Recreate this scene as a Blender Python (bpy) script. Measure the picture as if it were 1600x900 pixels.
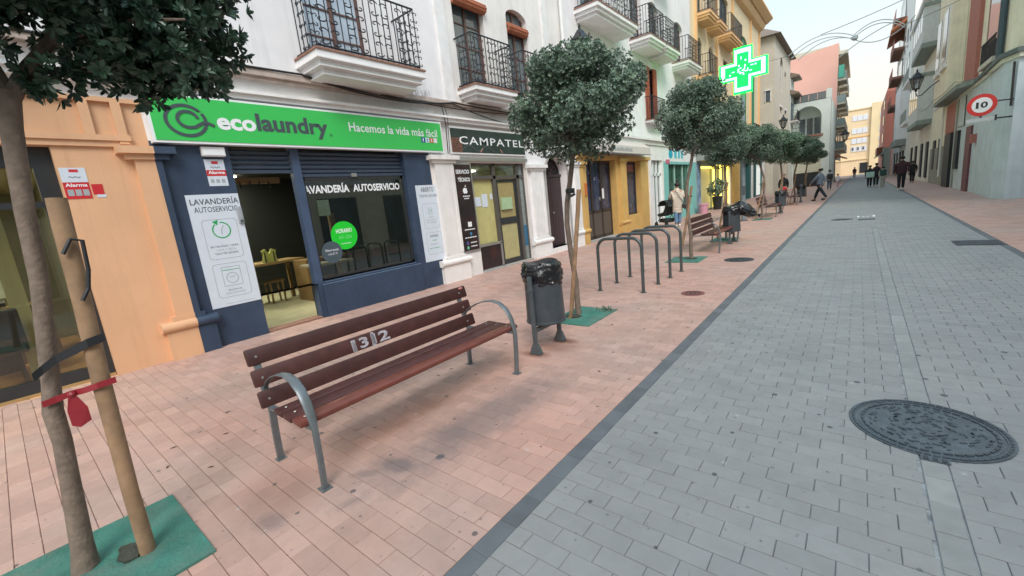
import bpy, bmesh, math, random
from mathutils import Vector, Matrix, noise
random.seed(7)
R = math.radians
SC = bpy.context.scene
for o in list(bpy.data.objects): bpy.data.objects.remove(o)
COL = SC.collection

# ---------------------------------------------------------------- camera
cam = bpy.data.cameras.new('camera'); co = bpy.data.objects.new('camera', cam); COL.objects.link(co)
M = [[0.7766334123579661, 0.6209918784065575, -0.10587553901783352],
     [0.03874243384010696, -0.21483480055075704, -0.9758816692060884],
     [-0.6287603411709157, 0.7538004347474283, -0.1909066210093873]]
rot = Matrix((M[0], [-v for v in M[1]], [-v for v in M[2]])).transposed()
co.matrix_world = Matrix.Translation((0, 0, 1.5)) @ rot.to_4x4()
cam.sensor_fit = 'HORIZONTAL'; cam.sensor_width = 36.0
cam.lens = 659.272 / 1600 * 36.0
cam.clip_start = 0.05; cam.clip_end = 3000
SC.camera = co
SC.render.resolution_x = 1600; SC.render.resolution_y = 900

# ---------------------------------------------------------------- world, sun, exposure
SUN_EL, SUN_AZ = R(46), R(135)          # azimuth measured from +Y towards +X
W = bpy.data.worlds.new('World'); SC.world = W; W.use_nodes = True
wn, wl = W.node_tree.nodes, W.node_tree.links
wn.clear()
sky = wn.new('ShaderNodeTexSky'); sky.sky_type = 'NISHITA'; sky.sun_disc = False
sky.sun_elevation = SUN_EL; sky.sun_rotation = SUN_AZ
sky.altitude = 10; sky.air_density = 1.0; sky.dust_density = 2.0; sky.ozone_density = 1.2
bg = wn.new('ShaderNodeBackground'); bg.inputs['Strength'].default_value = 0.15
# thin even high cloud veils the blue
mx = wn.new('ShaderNodeMix'); mx.data_type = 'RGBA'; mx.inputs[0].default_value = 0.85
tcn = wn.new('ShaderNodeTexCoord'); sep = wn.new('ShaderNodeSeparateXYZ'); wl.new(tcn.outputs['Generated'], sep.inputs[0])
cr = wn.new('ShaderNodeValToRGB'); cr.color_ramp.elements[0].position = 0.0; cr.color_ramp.elements[0].color = (.80, .64, .46, 1)
cr.color_ramp.elements[1].position = .62; cr.color_ramp.elements[1].color = (.52, .70, .84, 1)
e_ = cr.color_ramp.elements.new(.14); e_.color = (.72, .67, .585, 1)
e_ = cr.color_ramp.elements.new(.34); e_.color = (.575, .72, .765, 1)
vs_ = wn.new('ShaderNodeVectorMath'); vs_.operation = 'SCALE'; vs_.inputs['Scale'].default_value = 5.5
wl.new(sep.outputs[2], cr.inputs[0]); wl.new(cr.outputs[0], vs_.inputs[0])
wo = wn.new('ShaderNodeOutputWorld')
wl.new(sky.outputs[0], mx.inputs[6]); wl.new(vs_.outputs[0], mx.inputs[7]); wl.new(mx.outputs[2], bg.inputs['Color'])
wl.new(bg.outputs[0], wo.inputs['Surface'])
sl = bpy.data.lights.new('sun', 'SUN'); sl.energy = 1.5; sl.angle = R(28); sl.color = (1.0, .93, .85)
so = bpy.data.objects.new('sun', sl); COL.objects.link(so)
sd = Vector((math.sin(SUN_AZ) * math.cos(SUN_EL), math.cos(SUN_AZ) * math.cos(SUN_EL), math.sin(SUN_EL)))
so.rotation_euler = sd.to_track_quat('Z', 'Y').to_euler(); so.location = (0, 0, 60)
SC.view_settings.view_transform = 'Standard'; SC.view_settings.look = 'None'
SC.view_settings.exposure = 0.86; SC.view_settings.gamma = 1.0
SC.render.engine = 'CYCLES'
SC.cycles.max_bounces = 8; SC.cycles.transparent_max_bounces = 24

# ---------------------------------------------------------------- materials
MATS = {}
def mat(name, col, rough=.7, var=.08, scale=6.0, bump=0.0, bscale=40.0, metal=0.0, spec=.5, dirt=0.0, dcol=None, coat=0.0, objrnd=0.0, attr=False, dscale=1.3, streak=0.0):
    if name in MATS: return MATS[name]
    m = bpy.data.materials.new(name); m.use_nodes = True
    N, L = m.node_tree.nodes, m.node_tree.links
    b = N['Principled BSDF']
    b.inputs['Roughness'].default_value = rough; b.inputs['Metallic'].default_value = metal
    b.inputs['Specular IOR Level'].default_value = spec
    b.inputs['Coat Weight'].default_value = coat
    g = N.new('ShaderNodeNewGeometry')
    n1 = N.new('ShaderNodeTexNoise'); n1.inputs['Scale'].default_value = scale; n1.inputs['Detail'].default_value = 6
    L.new(g.outputs['Position'], n1.inputs['Vector'])
    mr = N.new('ShaderNodeMapRange'); mr.inputs[1].default_value = .3; mr.inputs[2].default_value = .7
    mr.inputs[3].default_value = 1 - var; mr.inputs[4].default_value = 1 + var
    L.new(n1.outputs[0], mr.inputs[0])
    fac = mr.outputs[0]
    if objrnd or attr:
        if attr:
            a = N.new('ShaderNodeAttribute'); a.attribute_name = 'tint'; src = a.outputs['Fac']
        else:
            a = N.new('ShaderNodeObjectInfo'); src = a.outputs['Random']
        r2 = N.new('ShaderNodeMapRange'); r2.inputs[3].default_value = 1 - (objrnd or .1); r2.inputs[4].default_value = 1 + (objrnd or .1)
        L.new(src, r2.inputs[0])
        mm = N.new('ShaderNodeMath'); mm.operation = 'MULTIPLY'; L.new(fac, mm.inputs[0]); L.new(r2.outputs[0], mm.inputs[1]); fac = mm.outputs[0]
    vm = N.new('ShaderNodeVectorMath'); vm.operation = 'SCALE'
    vm.inputs[0].default_value = col[:3]
    L.new(fac, vm.inputs['Scale'])
    out = vm.outputs[0]
    if dirt:
        n2 = N.new('ShaderNodeTexNoise'); n2.inputs['Scale'].default_value = dscale; n2.inputs['Detail'].default_value = 9; n2.inputs['Roughness'].default_value = .65
        L.new(g.outputs['Position'], n2.inputs['Vector'])
        m2 = N.new('ShaderNodeMapRange'); m2.inputs[1].default_value = .48; m2.inputs[2].default_value = .75; m2.inputs[4].default_value = dirt
        L.new(n2.outputs[0], m2.inputs[0])
        mi = N.new('ShaderNodeMix'); mi.data_type = 'RGBA'
        L.new(m2.outputs[0], mi.inputs[0]); L.new(out, mi.inputs[6])
        mi.inputs[7].default_value = (*(dcol or tuple(c * .45 for c in col[:3])), 1)
        out = mi.outputs[2]
    if streak:
        mp = N.new('ShaderNodeMapping'); mp.inputs['Scale'].default_value = (7, 7, .35); L.new(g.outputs['Position'], mp.inputs['Vector'])
        n3 = N.new('ShaderNodeTexNoise'); n3.inputs['Scale'].default_value = 1.0; n3.inputs['Detail'].default_value = 8; n3.inputs['Roughness'].default_value = .7
        L.new(mp.outputs[0], n3.inputs['Vector'])
        m3 = N.new('ShaderNodeMapRange'); m3.inputs[1].default_value = .52; m3.inputs[2].default_value = .74; m3.inputs[4].default_value = streak
        L.new(n3.outputs[0], m3.inputs[0])
        mi3 = N.new('ShaderNodeMix'); mi3.data_type = 'RGBA'; L.new(m3.outputs[0], mi3.inputs[0]); L.new(out, mi3.inputs[6])
        mi3.inputs[7].default_value = (*[c*.5 for c in col[:3]], 1); out = mi3.outputs[2]
    L.new(out, b.inputs['Base Color'])
    if bump:
        nb = N.new('ShaderNodeTexNoise'); nb.inputs['Scale'].default_value = bscale; nb.inputs['Detail'].default_value = 5
        L.new(g.outputs['Position'], nb.inputs['Vector'])
        bp = N.new('ShaderNodeBump'); bp.inputs['Strength'].default_value = bump; bp.inputs['Distance'].default_value = .02
        L.new(nb.outputs[0], bp.inputs['Height']); L.new(bp.outputs[0], b.inputs['Normal'])
    MATS[name] = m; return m
def emis(name, col, st):
    if name in MATS: return MATS[name]
    m = bpy.data.materials.new(name); m.use_nodes = True
    b = m.node_tree.nodes['Principled BSDF']
    b.inputs['Base Color'].default_value = (*[min(1, c) * .6 for c in col], 1)
    b.inputs['Emission Color'].default_value = (*col, 1); b.inputs['Emission Strength'].default_value = st
    MATS[name] = m; return m
def glass(name, tint=(.8, .85, .85), gloss=.05, base=.06):
    if name in MATS: return MATS[name]
    m = bpy.data.materials.new(name); m.use_nodes = True
    N, L = m.node_tree.nodes, m.node_tree.links; N.clear()
    o = N.new('ShaderNodeOutputMaterial'); mx = N.new('ShaderNodeMixShader')
    t = N.new('ShaderNodeBsdfTransparent'); t.inputs[0].default_value = (*tint, 1)
    gl = N.new('ShaderNodeBsdfGlossy'); gl.inputs['Roughness'].default_value = gloss; gl.inputs[0].default_value = (.9, .95, 1, 1)
    fr = N.new('ShaderNodeLayerWeight'); fr.inputs[0].default_value = .25
    mr = N.new('ShaderNodeMapRange'); mr.inputs[3].default_value = base; mr.inputs[4].default_value = .45
    L.new(fr.outputs['Fresnel'], mr.inputs[0]); L.new(mr.outputs[0], mx.inputs[0])
    L.new(t.outputs[0], mx.inputs[1]); L.new(gl.outputs[0], mx.inputs[2]); L.new(mx.outputs[0], o.inputs[0])
    MATS[name] = m; return m

WHITE = mat('white_render', (.80, .785, .80), .85, .04, 2.5, .15, 60, dirt=.22, dcol=(.42, .40, .38), dscale=.9, streak=.30)
WHITE2 = mat('warm_white_render', (.78, .75, .73), .85, .05, 2.5, .15, 60, dirt=.3, dcol=(.40, .37, .34), dscale=.8, streak=.35)
TRIMW = mat('white_trim_paint', (.80, .79, .79), .6, .04, 5, .05, 50, dirt=.3, dcol=(.45, .42, .38), dscale=2.2)
ORANGE = mat('orange_wall_paint', (.70, .41, .235), .7, .05, 2, .12, 50, dirt=.15, dcol=(.5, .3, .18), streak=.22)
NAVY = mat('navy_wall_paint', (.030, .052, .095), .55, .15, 3, .15, 40, dirt=.35, dcol=(.07, .10, .15), dscale=2.5, streak=.3)
YELLOW = mat('ochre_wall_paint', (.60, .38, .13), .6, .08, 3, .1, 50, dirt=.3, dcol=(.4, .2, .07))
TEAL = mat('teal_paint', (.22, .52, .50), .6, .05)
BLACKM = mat('black_metal', (.018, .02, .024), .4, .1, 8, metal=.0, spec=.5)
DARKM = mat('dark_frame_metal', (.03, .032, .035), .35, .1, 8)
GREYM = mat('grey_painted_steel', (.105, .125, .14), .45, .12, 14, .08, 120, metal=.35, dirt=.25, dscale=6)
ALU = mat('aluminium', (.42, .42, .41), .35, .06, 8, metal=.7)
STONE = mat('grey_sill_stone', (.38, .37, .36), .7, .1, 8, .1)
BROWNW = mat('brown_window_wood', (.12, .06, .045), .5, .15, 20)
MAROON = mat('maroon_door_wood', (.035, .016, .020), .4, .15, 10, .1)
TERRA = mat('terracotta_slat_wood', (.42, .14, .07), .65, .15, 12)
TERRAT = mat('terracotta_tile', (.27, .14, .10), .8, .2, 12)
GLASSM = glass('shop_glass', (.70, .74, .72), .02, .07)
GLASSD = glass('dark_window_glass', (.35, .4, .42), .03, .10)
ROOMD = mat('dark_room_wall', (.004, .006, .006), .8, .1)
ROOMY = mat('yellow_room_wall', (.58, .52, .30), .7, .06)
ROOMC = mat('cream_floor', (.66, .62, .42), .25, .1, 4)
CURT = mat('pale_curtain', (.55, .62, .70), .9, .05)
SIGNG = mat('sign_green', (.045, .52, .10), .35, .03, 2)
SIGNW = mat('sign_white', (.80, .82, .84), .5, .03)
PRINTD = mat('dark_grey_print', (.055, .075, .085), .5, .05)
PRINTB = mat('black_print', (.02, .022, .026), .5, .05)
PRINTR = mat('red_print', (.55, .02, .03), .5, .05)
PRINTG = mat('green_print', (.02, .36, .10), .5, .03)
PRINTC = mat('grey_print', (.35, .38, .40), .5, .03)
POSTER = mat('poster_pale_blue_white', (.62, .68, .76), .45, .03)
ACIDG = mat('bright_green_sticker', (.01, .58, .03), .45, .02)
SLATE = mat('slate_sticker', (.06, .09, .11), .5, .04)
MARBLE = mat('dark_marble_panel', (.022, .015, .016), .3, .4, 5, dirt=.5, dcol=(.12, .03, .02), dscale=3)
PLASTIC = mat('black_bag_plastic', (.010, .011, .014), .22, .2, 10, .5, 22)
CABLE = mat('cable_black', (.02, .02, .02), .6)
SKIN = mat('skin', (.50, .30, .22), .6, .03)
WOODT = mat('light_table_wood', (.28, .18, .08), .5, .15, 10)

# ---------------------------------------------------------------- geometry collector
def rootloc(p):
    if p is None: return Vector((0, 0, 0))
    v = Vector((0, 0, 0))
    while p is not None: v += p.location; p = p.parent
    return v
class MB:
    def __init__(s): s.v = []; s.f = []; s.t = []
    def add(s, vs, fs, tint=None):
        n = len(s.v); s.v += [tuple(x) for x in vs]; s.f += [tuple(i + n for i in f) for f in fs]
        if tint is not None: s.t += [tint] * len(fs)
        return s
    def box(s, x0, x1, y0, y1, z0, z1, ch=0):
        if x0 > x1: x0, x1 = x1, x0
        if y0 > y1: y0, y1 = y1, y0
        if z0 > z1: z0, z1 = z1, z0
        if ch <= 0:
            return s.add([(x0,y0,z0),(x1,y0,z0),(x1,y1,z0),(x0,y1,z0),(x0,y0,z1),(x1,y0,z1),(x1,y1,z1),(x0,y1,z1)],
                  [(0,3,2,1),(4,5,6,7),(0,1,5,4),(1,2,6,5),(2,3,7,6),(3,0,4,7)])
        bm = bmesh.new(); bmesh.ops.create_cube(bm, size=1)
        for v in bm.verts: v.co = Vector(((x0+x1)/2+v.co.x*(x1-x0), (y0+y1)/2+v.co.y*(y1-y0), (z0+z1)/2+v.co.z*(z1-z0)))
        bmesh.ops.bevel(bm, geom=bm.edges[:], offset=ch, segments=2, affect='EDGES', profile=.5)
        bm.verts.index_update()
        s.add([v.co for v in bm.verts], [[v.index for v in f.verts] for f in bm.faces]); bm.free(); return s
    def obox(s, c, sz, m=None, ch=0):
        t = MB(); t.box(-sz[0]/2, sz[0]/2, -sz[1]/2, sz[1]/2, -sz[2]/2, sz[2]/2, ch)
        m = m or Matrix.Identity(3)
        return s.add([Vector(c) + m @ Vector(v) for v in t.v], t.f)
    def tube(s, pts, r, n=8, caps=True, flat=None):
        pts = [Vector(p) for p in pts]; rs = r if isinstance(r, (list, tuple)) else [r] * len(pts)
        rings = []; prev = None
        for i, p in enumerate(pts):
            d = (pts[min(i+1, len(pts)-1)] - pts[max(i-1, 0)]).normalized()
            if prev is None:
                a = Vector((0, 0, 1)) if abs(d.z) < .9 else Vector((1, 0, 0)); u = d.cross(a).normalized()
            else:
                u = (prev - d * prev.dot(d)).normalized()
            prev = u; w = d.cross(u)
            rings.append([p + (u * math.cos(2*math.pi*k/n) + w * math.sin(2*math.pi*k/n)) * rs[i] for k in range(n)])
        vs = [v for rg in rings for v in rg]; fs = []
        for i in range(len(pts) - 1):
            for k in range(n):
                a = i*n + k; b = i*n + (k+1) % n
                fs.append((a, b, b + n, a + n))
        if caps: fs += [tuple(reversed(range(n))), tuple(range((len(pts)-1)*n, len(pts)*n))]
        return s.add(vs, fs)
    def band(s, pts, side, w, t):
        # rectangular bar along pts; side = width direction
        pts = [Vector(p) for p in pts]; side = Vector(side).normalized(); vs = []
        for i, p in enumerate(pts):
            d = (pts[min(i+1, len(pts)-1)] - pts[max(i-1, 0)]).normalized(); nn = d.cross(side).normalized()
            vs += [p + side*w/2 + nn*t/2, p - side*w/2 + nn*t/2, p - side*w/2 - nn*t/2, p + side*w/2 - nn*t/2]
        fs = [(3,2,1,0)]
        for i in range(len(pts)-1):
            for k in range(4):
                a = 4*i+k; b = 4*i+(k+1) % 4; fs.append((a, b, b+4, a+4))
        n = 4*(len(pts)-1); fs.append((n, n+1, n+2, n+3))
        return s.add(vs, fs)
    def lathe(s, prof, c, n=20, sx=1, sy=1, caps=True, m=None):
        vs = []; fs = []
        for (r, z) in prof:
            for k in range(n):
                a = 2*math.pi*k/n; v = Vector((r*math.cos(a)*sx, r*math.sin(a)*sy, z))
                if m: v = m @ v
                vs.append(Vector(c) + v)
        for i in range(len(prof)-1):
            for k in range(n):
                a = i*n+k; b = i*n+(k+1) % n; fs.append((a, b, b+n, a+n))
        if caps: fs += [tuple(reversed(range(n))), tuple(range((len(prof)-1)*n, len(prof)*n))]
        return s.add(vs, fs)
    def prism(s, poly, axis, a0, a1):
        # poly: 2-D outline; axis 'x' -> (y,z), 'y' -> (x,z), 'z' -> (x,y)
        def mk(p, a): return {'x': (a, p[0], p[1]), 'y': (p[0], a, p[1]), 'z': (p[0], p[1], a)}[axis]
        n = len(poly); vs = [mk(p, a0) for p in poly] + [mk(p, a1) for p in poly]
        fs = [tuple(reversed(range(n))), tuple(range(n, 2*n))] + [(i, (i+1) % n, (i+1) % n + n, i+n) for i in range(n)]
        return s.add(vs, fs)
    def build(s, name, m, parent=None, smooth=False, loc=None):
        me = bpy.data.meshes.new(name)
        off = rootloc(parent)
        if loc is not None: off = off + Vector(loc)
        me.from_pydata([(v[0]-off.x, v[1]-off.y, v[2]-off.z) for v in s.v], [], s.f)
        if s.t:
            a = me.attributes.new('tint', 'FLOAT', 'FACE'); a.data.foreach_set('value', s.t)
        me.materials.append(m)
        bm = bmesh.new(); bm.from_mesh(me); bmesh.ops.recalc_face_normals(bm, faces=bm.faces); bm.to_mesh(me); bm.free()
        if smooth:
            me.polygons.foreach_set('use_smooth', [True]*len(me.polygons))
            try: me.set_sharp_from_angle(angle=R(40))
            except Exception: pass
        o = bpy.data.objects.new(name, me); COL.objects.link(o)
        if parent: o.parent = parent
        if loc is not None: o.location = loc
        return o
def B(*a, ch=0): return MB().box(*a, ch=ch)
def thing(name, label, cat, loc=(0, 0, 0), rz=0, group=None):
    o = bpy.data.objects.new(name, None); COL.objects.link(o); o.empty_display_size = .1
    o.location = loc; o.rotation_euler = (0, 0, rz); o['label'] = label; o['category'] = cat
    if group: o['group'] = group
    return o
def tag(o, label, cat, group=None):
    o['label'] = label; o['category'] = cat
    if group: o['group'] = group
    return o
def struct(o): o['kind'] = 'structure'; return o
def stuff(o): o['kind'] = 'stuff'; return o
def dup(root, loc, rz=0, label=None, group=None, scale=None):
    r = root.copy(); COL.objects.link(r); r.location = loc; r.rotation_euler = (0, 0, rz)
    if scale: r.scale = scale
    if label: r['label'] = label
    if group: r['group'] = group
    for ch in list(root.children):
        c = ch.copy(); COL.objects.link(c); c.parent = r
        for g in list(ch.children):
            d = g.copy(); COL.objects.link(d); d.parent = c
    return r
FONT = None
def text_mesh(txt, bold=0.0, res=2, shear=0.0, spacing=1.0, line=1.0, align='LEFT'):
    cu = bpy.data.curves.new('t', 'FONT'); cu.body = txt; cu.resolution_u = res; cu.offset = bold; cu.shear = shear
    cu.space_character = spacing; cu.space_line = line; cu.align_x = align
    ob = bpy.data.objects.new('t', cu); COL.objects.link(ob)
    dg = bpy.context.evaluated_depsgraph_get(); dg.update()
    me = bpy.data.meshes.new_from_object(ob.evaluated_get(dg)); bpy.data.objects.remove(ob); bpy.data.curves.remove(cu)
    return me
def text(name, txt, y0, y1, z0, z1, x, m, parent, bold=0.0, res=2, shear=0, spacing=1.0, align='LEFT', flip=1, world=None):
    """letters fitted to the rectangle y0..y1, z0..z1 on the plane X=x, read from +X"""
    me = text_mesh(txt, bold, res, shear, spacing, align=align)
    xs = [v.co.x for v in me.vertices]; ys = [v.co.y for v in me.vertices]
    ax, bx, ay, by = min(xs), max(xs), min(ys), max(ys); off = rootloc(parent)
    for v in me.vertices:
        yy = y0 + (v.co.x-ax)/(bx-ax)*(y1-y0); zz = z0 + (v.co.y-ay)/(by-ay)*(z1-z0)
        if world: v.co = Vector(world(yy, zz)) - off
        else: v.co = Vector((x, yy, zz)) - off
    me.name = name; me.materials.clear(); me.materials.append(m)
    o = bpy.data.objects.new(name, me); COL.objects.link(o); o.parent = parent
    return o
def disc(c, ry, rz, x, n=40, dx=.002):
    return MB().prism([(c[0]+ry*math.cos(2*math.pi*k/n), c[1]+rz*math.sin(2*math.pi*k/n)) for k in range(n)], 'x', x, x+dx)
def ringx(c, r0, r1, x, a0=0, a1=360, n=40, dx=.002, asp=1):
    mb = MB()
    A = [R(a0+(a1-a0)*k/n) for k in range(n+1)]
    for k in range(n):
        p = [(c[0]+r*math.cos(a), c[1]+r*asp*math.sin(a)) for r, a in ((r0, A[k]), (r1, A[k]), (r1, A[k+1]), (r0, A[k+1]))]
        mb.prism(p, 'x', x, x+dx)
    return mb
def rrect(y0, y1, z0, z1, r, n=5):
    p = []
    for cx, cz, a in ((y1-r, z1-r, 0), (y0+r, z1-r, 90), (y0+r, z0+r, 180), (y1-r, z0+r, 270)):
        for k in range(n+1):
            t = R(a+90*k/n); p.append((cx+r*math.cos(t), cz+r*math.sin(t)))
    return p
def outline(poly, w, x, dx=.002):
    mb = MB(); n = len(poly); cx = sum(p[0] for p in poly)/n; cz = sum(p[1] for p in poly)/n
    hy = max(abs(p[0]-cx) for p in poly); hz = max(abs(p[1]-cz) for p in poly)
    q = [(cx+(p[0]-cx)*(1-w/hy), cz+(p[1]-cz)*(1-w/hz)) for p in poly]
    for i in range(n):
        j = (i+1) % n; mb.prism([poly[i], poly[j], q[j], q[i]], 'x', x, x+dx)
    return mb
def wall(y0, y1, z0, z1, xf, depth, holes=(), ret=True, flip=1):
    """front skin of a wall in plane X=xf with openings (ya,yb,za,zb[,archrise]) and their reveals going back by depth"""
    mb = MB(); xb = xf - depth*flip
    ys = sorted({y0, y1, *[h[0] for h in holes], *[h[1] for h in holes]}); zs = sorted({z0, z1, *[h[2] for h in holes], *[h[3] for h in holes]})
    ys = [y for y in ys if y0 <= y <= y1]; zs = [z for z in zs if z0 <= z <= z1]
    for i in range(len(ys)-1):
        for j in range(len(zs)-1):
            cy, cz = (ys[i]+ys[i+1])/2, (zs[j]+zs[j+1])/2
            if any(h[0] < cy < h[1] and h[2] < cz < h[3] for h in holes): continue
            mb.add([(xf, ys[i], zs[j]), (xf, ys[i+1], zs[j]), (xf, ys[i+1], zs[j+1]), (xf, ys[i], zs[j+1])], [(0, 1, 2, 3)])
    for h in holes:
        a, b, c, d = h[:4]
        if len(h) > 4 and h[4]:
            rise = h[4]; sp = d-rise; n = 12; m = (a+b)/2; hw = (b-a)/2
            arc = [(m-hw*math.cos(math.pi*k/n), sp+rise*math.sin(math.pi*k/n)) for k in range(n+1)]
            for k in range(n):
                p, q = arc[k], arc[k+1]
                mb.add([(xf, p[0], p[1]), (xf, q[0], q[1]), (xf, q[0], d), (xf, p[0], d)], [(0, 1, 2, 3)])
                mb.add([(xf, p[0], p[1]), (xf, q[0], q[1]), (xb, q[0], q[1]), (xb, p[0], p[1])], [(0, 1, 2, 3)])
                # back spandrel so the recess reads as an arch from inside too
                mb.add([(xb, p[0], p[1]), (xb, q[0], q[1]), (xb, q[0], d), (xb, p[0], d)], [(0, 1, 2, 3)])
            tops = sp
        else:
            tops = d; mb.add([(xf, a, d), (xf, b, d), (xb, b, d), (xb, a, d)], [(0, 1, 2, 3)])
        mb.add([(xf, a, c), (xf, a, tops), (xb, a, tops), (xb, a, c)], [(0, 1, 2, 3)])
        mb.add([(xf, b, c), (xf, b, tops), (xb, b, tops), (xb, b, c)], [(0, 1, 2, 3)])
        mb.add([(xf, a, c), (xf, b, c), (xb, b, c), (xb, a, c)], [(0, 1, 2, 3)])
    return mb
# ================================================================ paving materials
def paving_mat(name, col, grey, stains=(), rust=(), spotc=(.05, .05, .055), var=.16, edge=None):
    m = bpy.data.materials.new(name); m.use_nodes = True
    N, L = m.node_tree.nodes, m.node_tree.links; b = N['Principled BSDF']; b.inputs['Roughness'].default_value = .68
    b.inputs['Specular IOR Level'].default_value = .45
    g = N.new('ShaderNodeNewGeometry'); P = g.outputs['Position']
    def math_(op, a, c=None, clamp=False):
        n = N.new('ShaderNodeMath'); n.operation = op; n.use_clamp = clamp
        for i, v in enumerate((a, c)):
            if v is None: continue
            if isinstance(v, (int, float)): n.inputs[i].default_value = v
            else: L.new(v, n.inputs[i])
        return n.outputs[0]
    def noise_(s, d=6, r=.55):
        n = N.new('ShaderNodeTexNoise'); n.inputs['Scale'].default_value = s; n.inputs['Detail'].default_value = d; n.inputs['Roughness'].default_value = r
        L.new(P, n.inputs['Vector']); return n.outputs[0]
    def rng(v, a, c, d=0., e=1.):
        n = N.new('ShaderNodeMapRange'); n.inputs[1].default_value = a; n.inputs[2].default_value = c; n.inputs[3].default_value = d; n.inputs[4].default_value = e
        L.new(v, n.inputs[0]); return n.outputs[0]
    def mixc(f, a, c):
        n = N.new('ShaderNodeMix'); n.data_type = 'RGBA'; L.new(f, n.inputs[0])
        for i, v in ((6, a), (7, c)):
            if isinstance(v, tuple): n.inputs[i].default_value = (*v, 1)
            else: L.new(v, n.inputs[i])
        return n.outputs[2]
    a = N.new('ShaderNodeAttribute'); a.attribute_name = 'tint'
    oi = N.new('ShaderNodeObjectInfo')
    tint = math_('FRACT', math_('ADD', a.outputs['Fac'], oi.outputs['Random']))
    base = mixc(rng(noise_(.7, 4), .35, .65), col, grey)
    base = mixc(rng(noise_(9, 8, .7), .35, .75, 0, .5), base, tuple(c*.72 for c in grey))
    base = mixc(rng(noise_(1.7, 9, .68), .50, .72, 0, .42), base, tuple(c*.62 for c in grey))
    # per brick tone
    vm = N.new('ShaderNodeVectorMath'); vm.operation = 'SCALE'; L.new(base, vm.inputs[0]); L.new(rng(tint, 0, 1, 1-var, 1+var), vm.inputs['Scale'])
    c = vm.outputs[0]
    def ell(lst, nz):
        tot = None
        for (cx, cy, rx, ry, ang, st) in lst:
            mp = N.new('ShaderNodeMapping'); mp.vector_type = 'TEXTURE'
            mp.inputs['Location'].default_value = (cx, cy, 0); mp.inputs['Rotation'].default_value = (0, 0, R(ang)); mp.inputs['Scale'].default_value = (rx, ry, 1)
            L.new(P, mp.inputs['Vector'])
            ln = N.new('ShaderNodeVectorMath'); ln.operation = 'LENGTH'; L.new(mp.outputs[0], ln.inputs[0])
            e = rng(math_('ADD', ln.outputs['Value'], math_('MULTIPLY', math_('SUBTRACT', nz, .5), 1.6)), 1.05, .35, 0, st)
            tot = e if tot is None else math_('MAXIMUM', tot, e)
        return tot
    if stains: c = mixc(ell(stains, noise_(8, 14, .82)), c, (.12, .11, .115))
    if rust: c = mixc(ell(rust, noise_(9, 14, .8)), c, (.17, .06, .035))  # also carries the brown shade painted below the bench
    # chewing gum and spots
    for sc_, thr, cc, op in ((2.3, .045, spotc, .85), (3.7, .035, tuple(x*.9 for x in spotc), .5), (1.9, .03, (.5, .5, .5), .35), (7.3, .05, tuple(x*1.3 for x in spotc), .4)):
        v = N.new('ShaderNodeTexVoronoi'); v.inputs['Scale'].default_value = sc_; v.voronoi_dimensions = '2D'
        nn = N.new('ShaderNodeVectorMath'); nn.operation = 'ADD'; L.new(P, nn.inputs[0]); nn.inputs[1].default_value = (sc_*3, thr*99, 0)
        L.new(nn.outputs[0], v.inputs['Vector'])
        sepc = N.new('ShaderNodeSeparateColor'); L.new(v.outputs['Color'], sepc.inputs[0])
        th = math_('MULTIPLY', sepc.outputs[0], thr)
        msk = math_('MULTIPLY', math_('LESS_THAN', v.outputs['Distance'], th), op)
        c = mixc(msk, c, cc)
    L.new(c, b.inputs['Base Color'])
    bp = N.new('ShaderNodeBump'); bp.inputs['Strength'].default_value = .25; bp.inputs['Distance'].default_value = .004
    L.new(noise_(160, 4), bp.inputs['Height']); L.new(bp.outputs[0], b.inputs['Normal'])
    L.new(rng(noise_(3, 6), .3, .7, .55, .8), b.inputs['Roughness'])
    return m
stains = [(-2.05, 2.0, .30, 1.15, -4, .55), (-2.15, 1.30, .22, .12, 20, .7), (-2.12, 1.75, .2, .32, 10, .65), (-2.25, 1.15, .12, .06, 40, .5), (-1.985, 1.50, .045, .05, 0, 1.0), (-2.03, 2.4, .22, .35, -8, .5), (-2.35, .62, .12, .08, 10, .5), (-2.1, .95, .12, .05, 60, .35)]
rust = [(-2.48, 3.24, .17, .10, 0, .8), (-2.44, 3.70, .24, .10, 0, .85), (-2.35, 3.5, .3, .16, 20, .4), (-2.62, 1.75, .16, .75, 0, .38), (-2.6, .75, .35, .3, 0, .3)]  # bin-foot rust; brown shade painted under the bench; brown patch at its end
REDB = paving_mat('red_paver', (.53, .305, .242), (.475, .33, .285), stains, rust, (.10, .085, .085), .10)
GREYB = paving_mat('grey_paver', (.255, .265, .266), (.282, .285, .28), (), (), (.055, .06, .065), .055)
KERBM = mat('dark_kerb_stone', (.115, .128, .14), .7, .12, 8, .2, 90, objrnd=.12)
CHANM = mat('channel_stone', (.262, .27, .265), .65, .1, 8, .1, 80, objrnd=.1)
MORTR = mat('red_joint_mortar', (.34, .19, .15), .95, .15, 20)
MORTG = mat('grey_joint_mortar', (.30, .325, .335), .95, .2, 20, dirt=1.0, dcol=(.06, .07, .075), dscale=9)
FARR = paving_mat('red_paving_far', (.51, .30, .238), (.455, .32, .275), (), (), (.10, .085, .085), .1)
FARG = paving_mat('grey_paving_far', (.258, .27, .268), (.275, .28, .275), (), (), (.055, .06, .065), .07)

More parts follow.
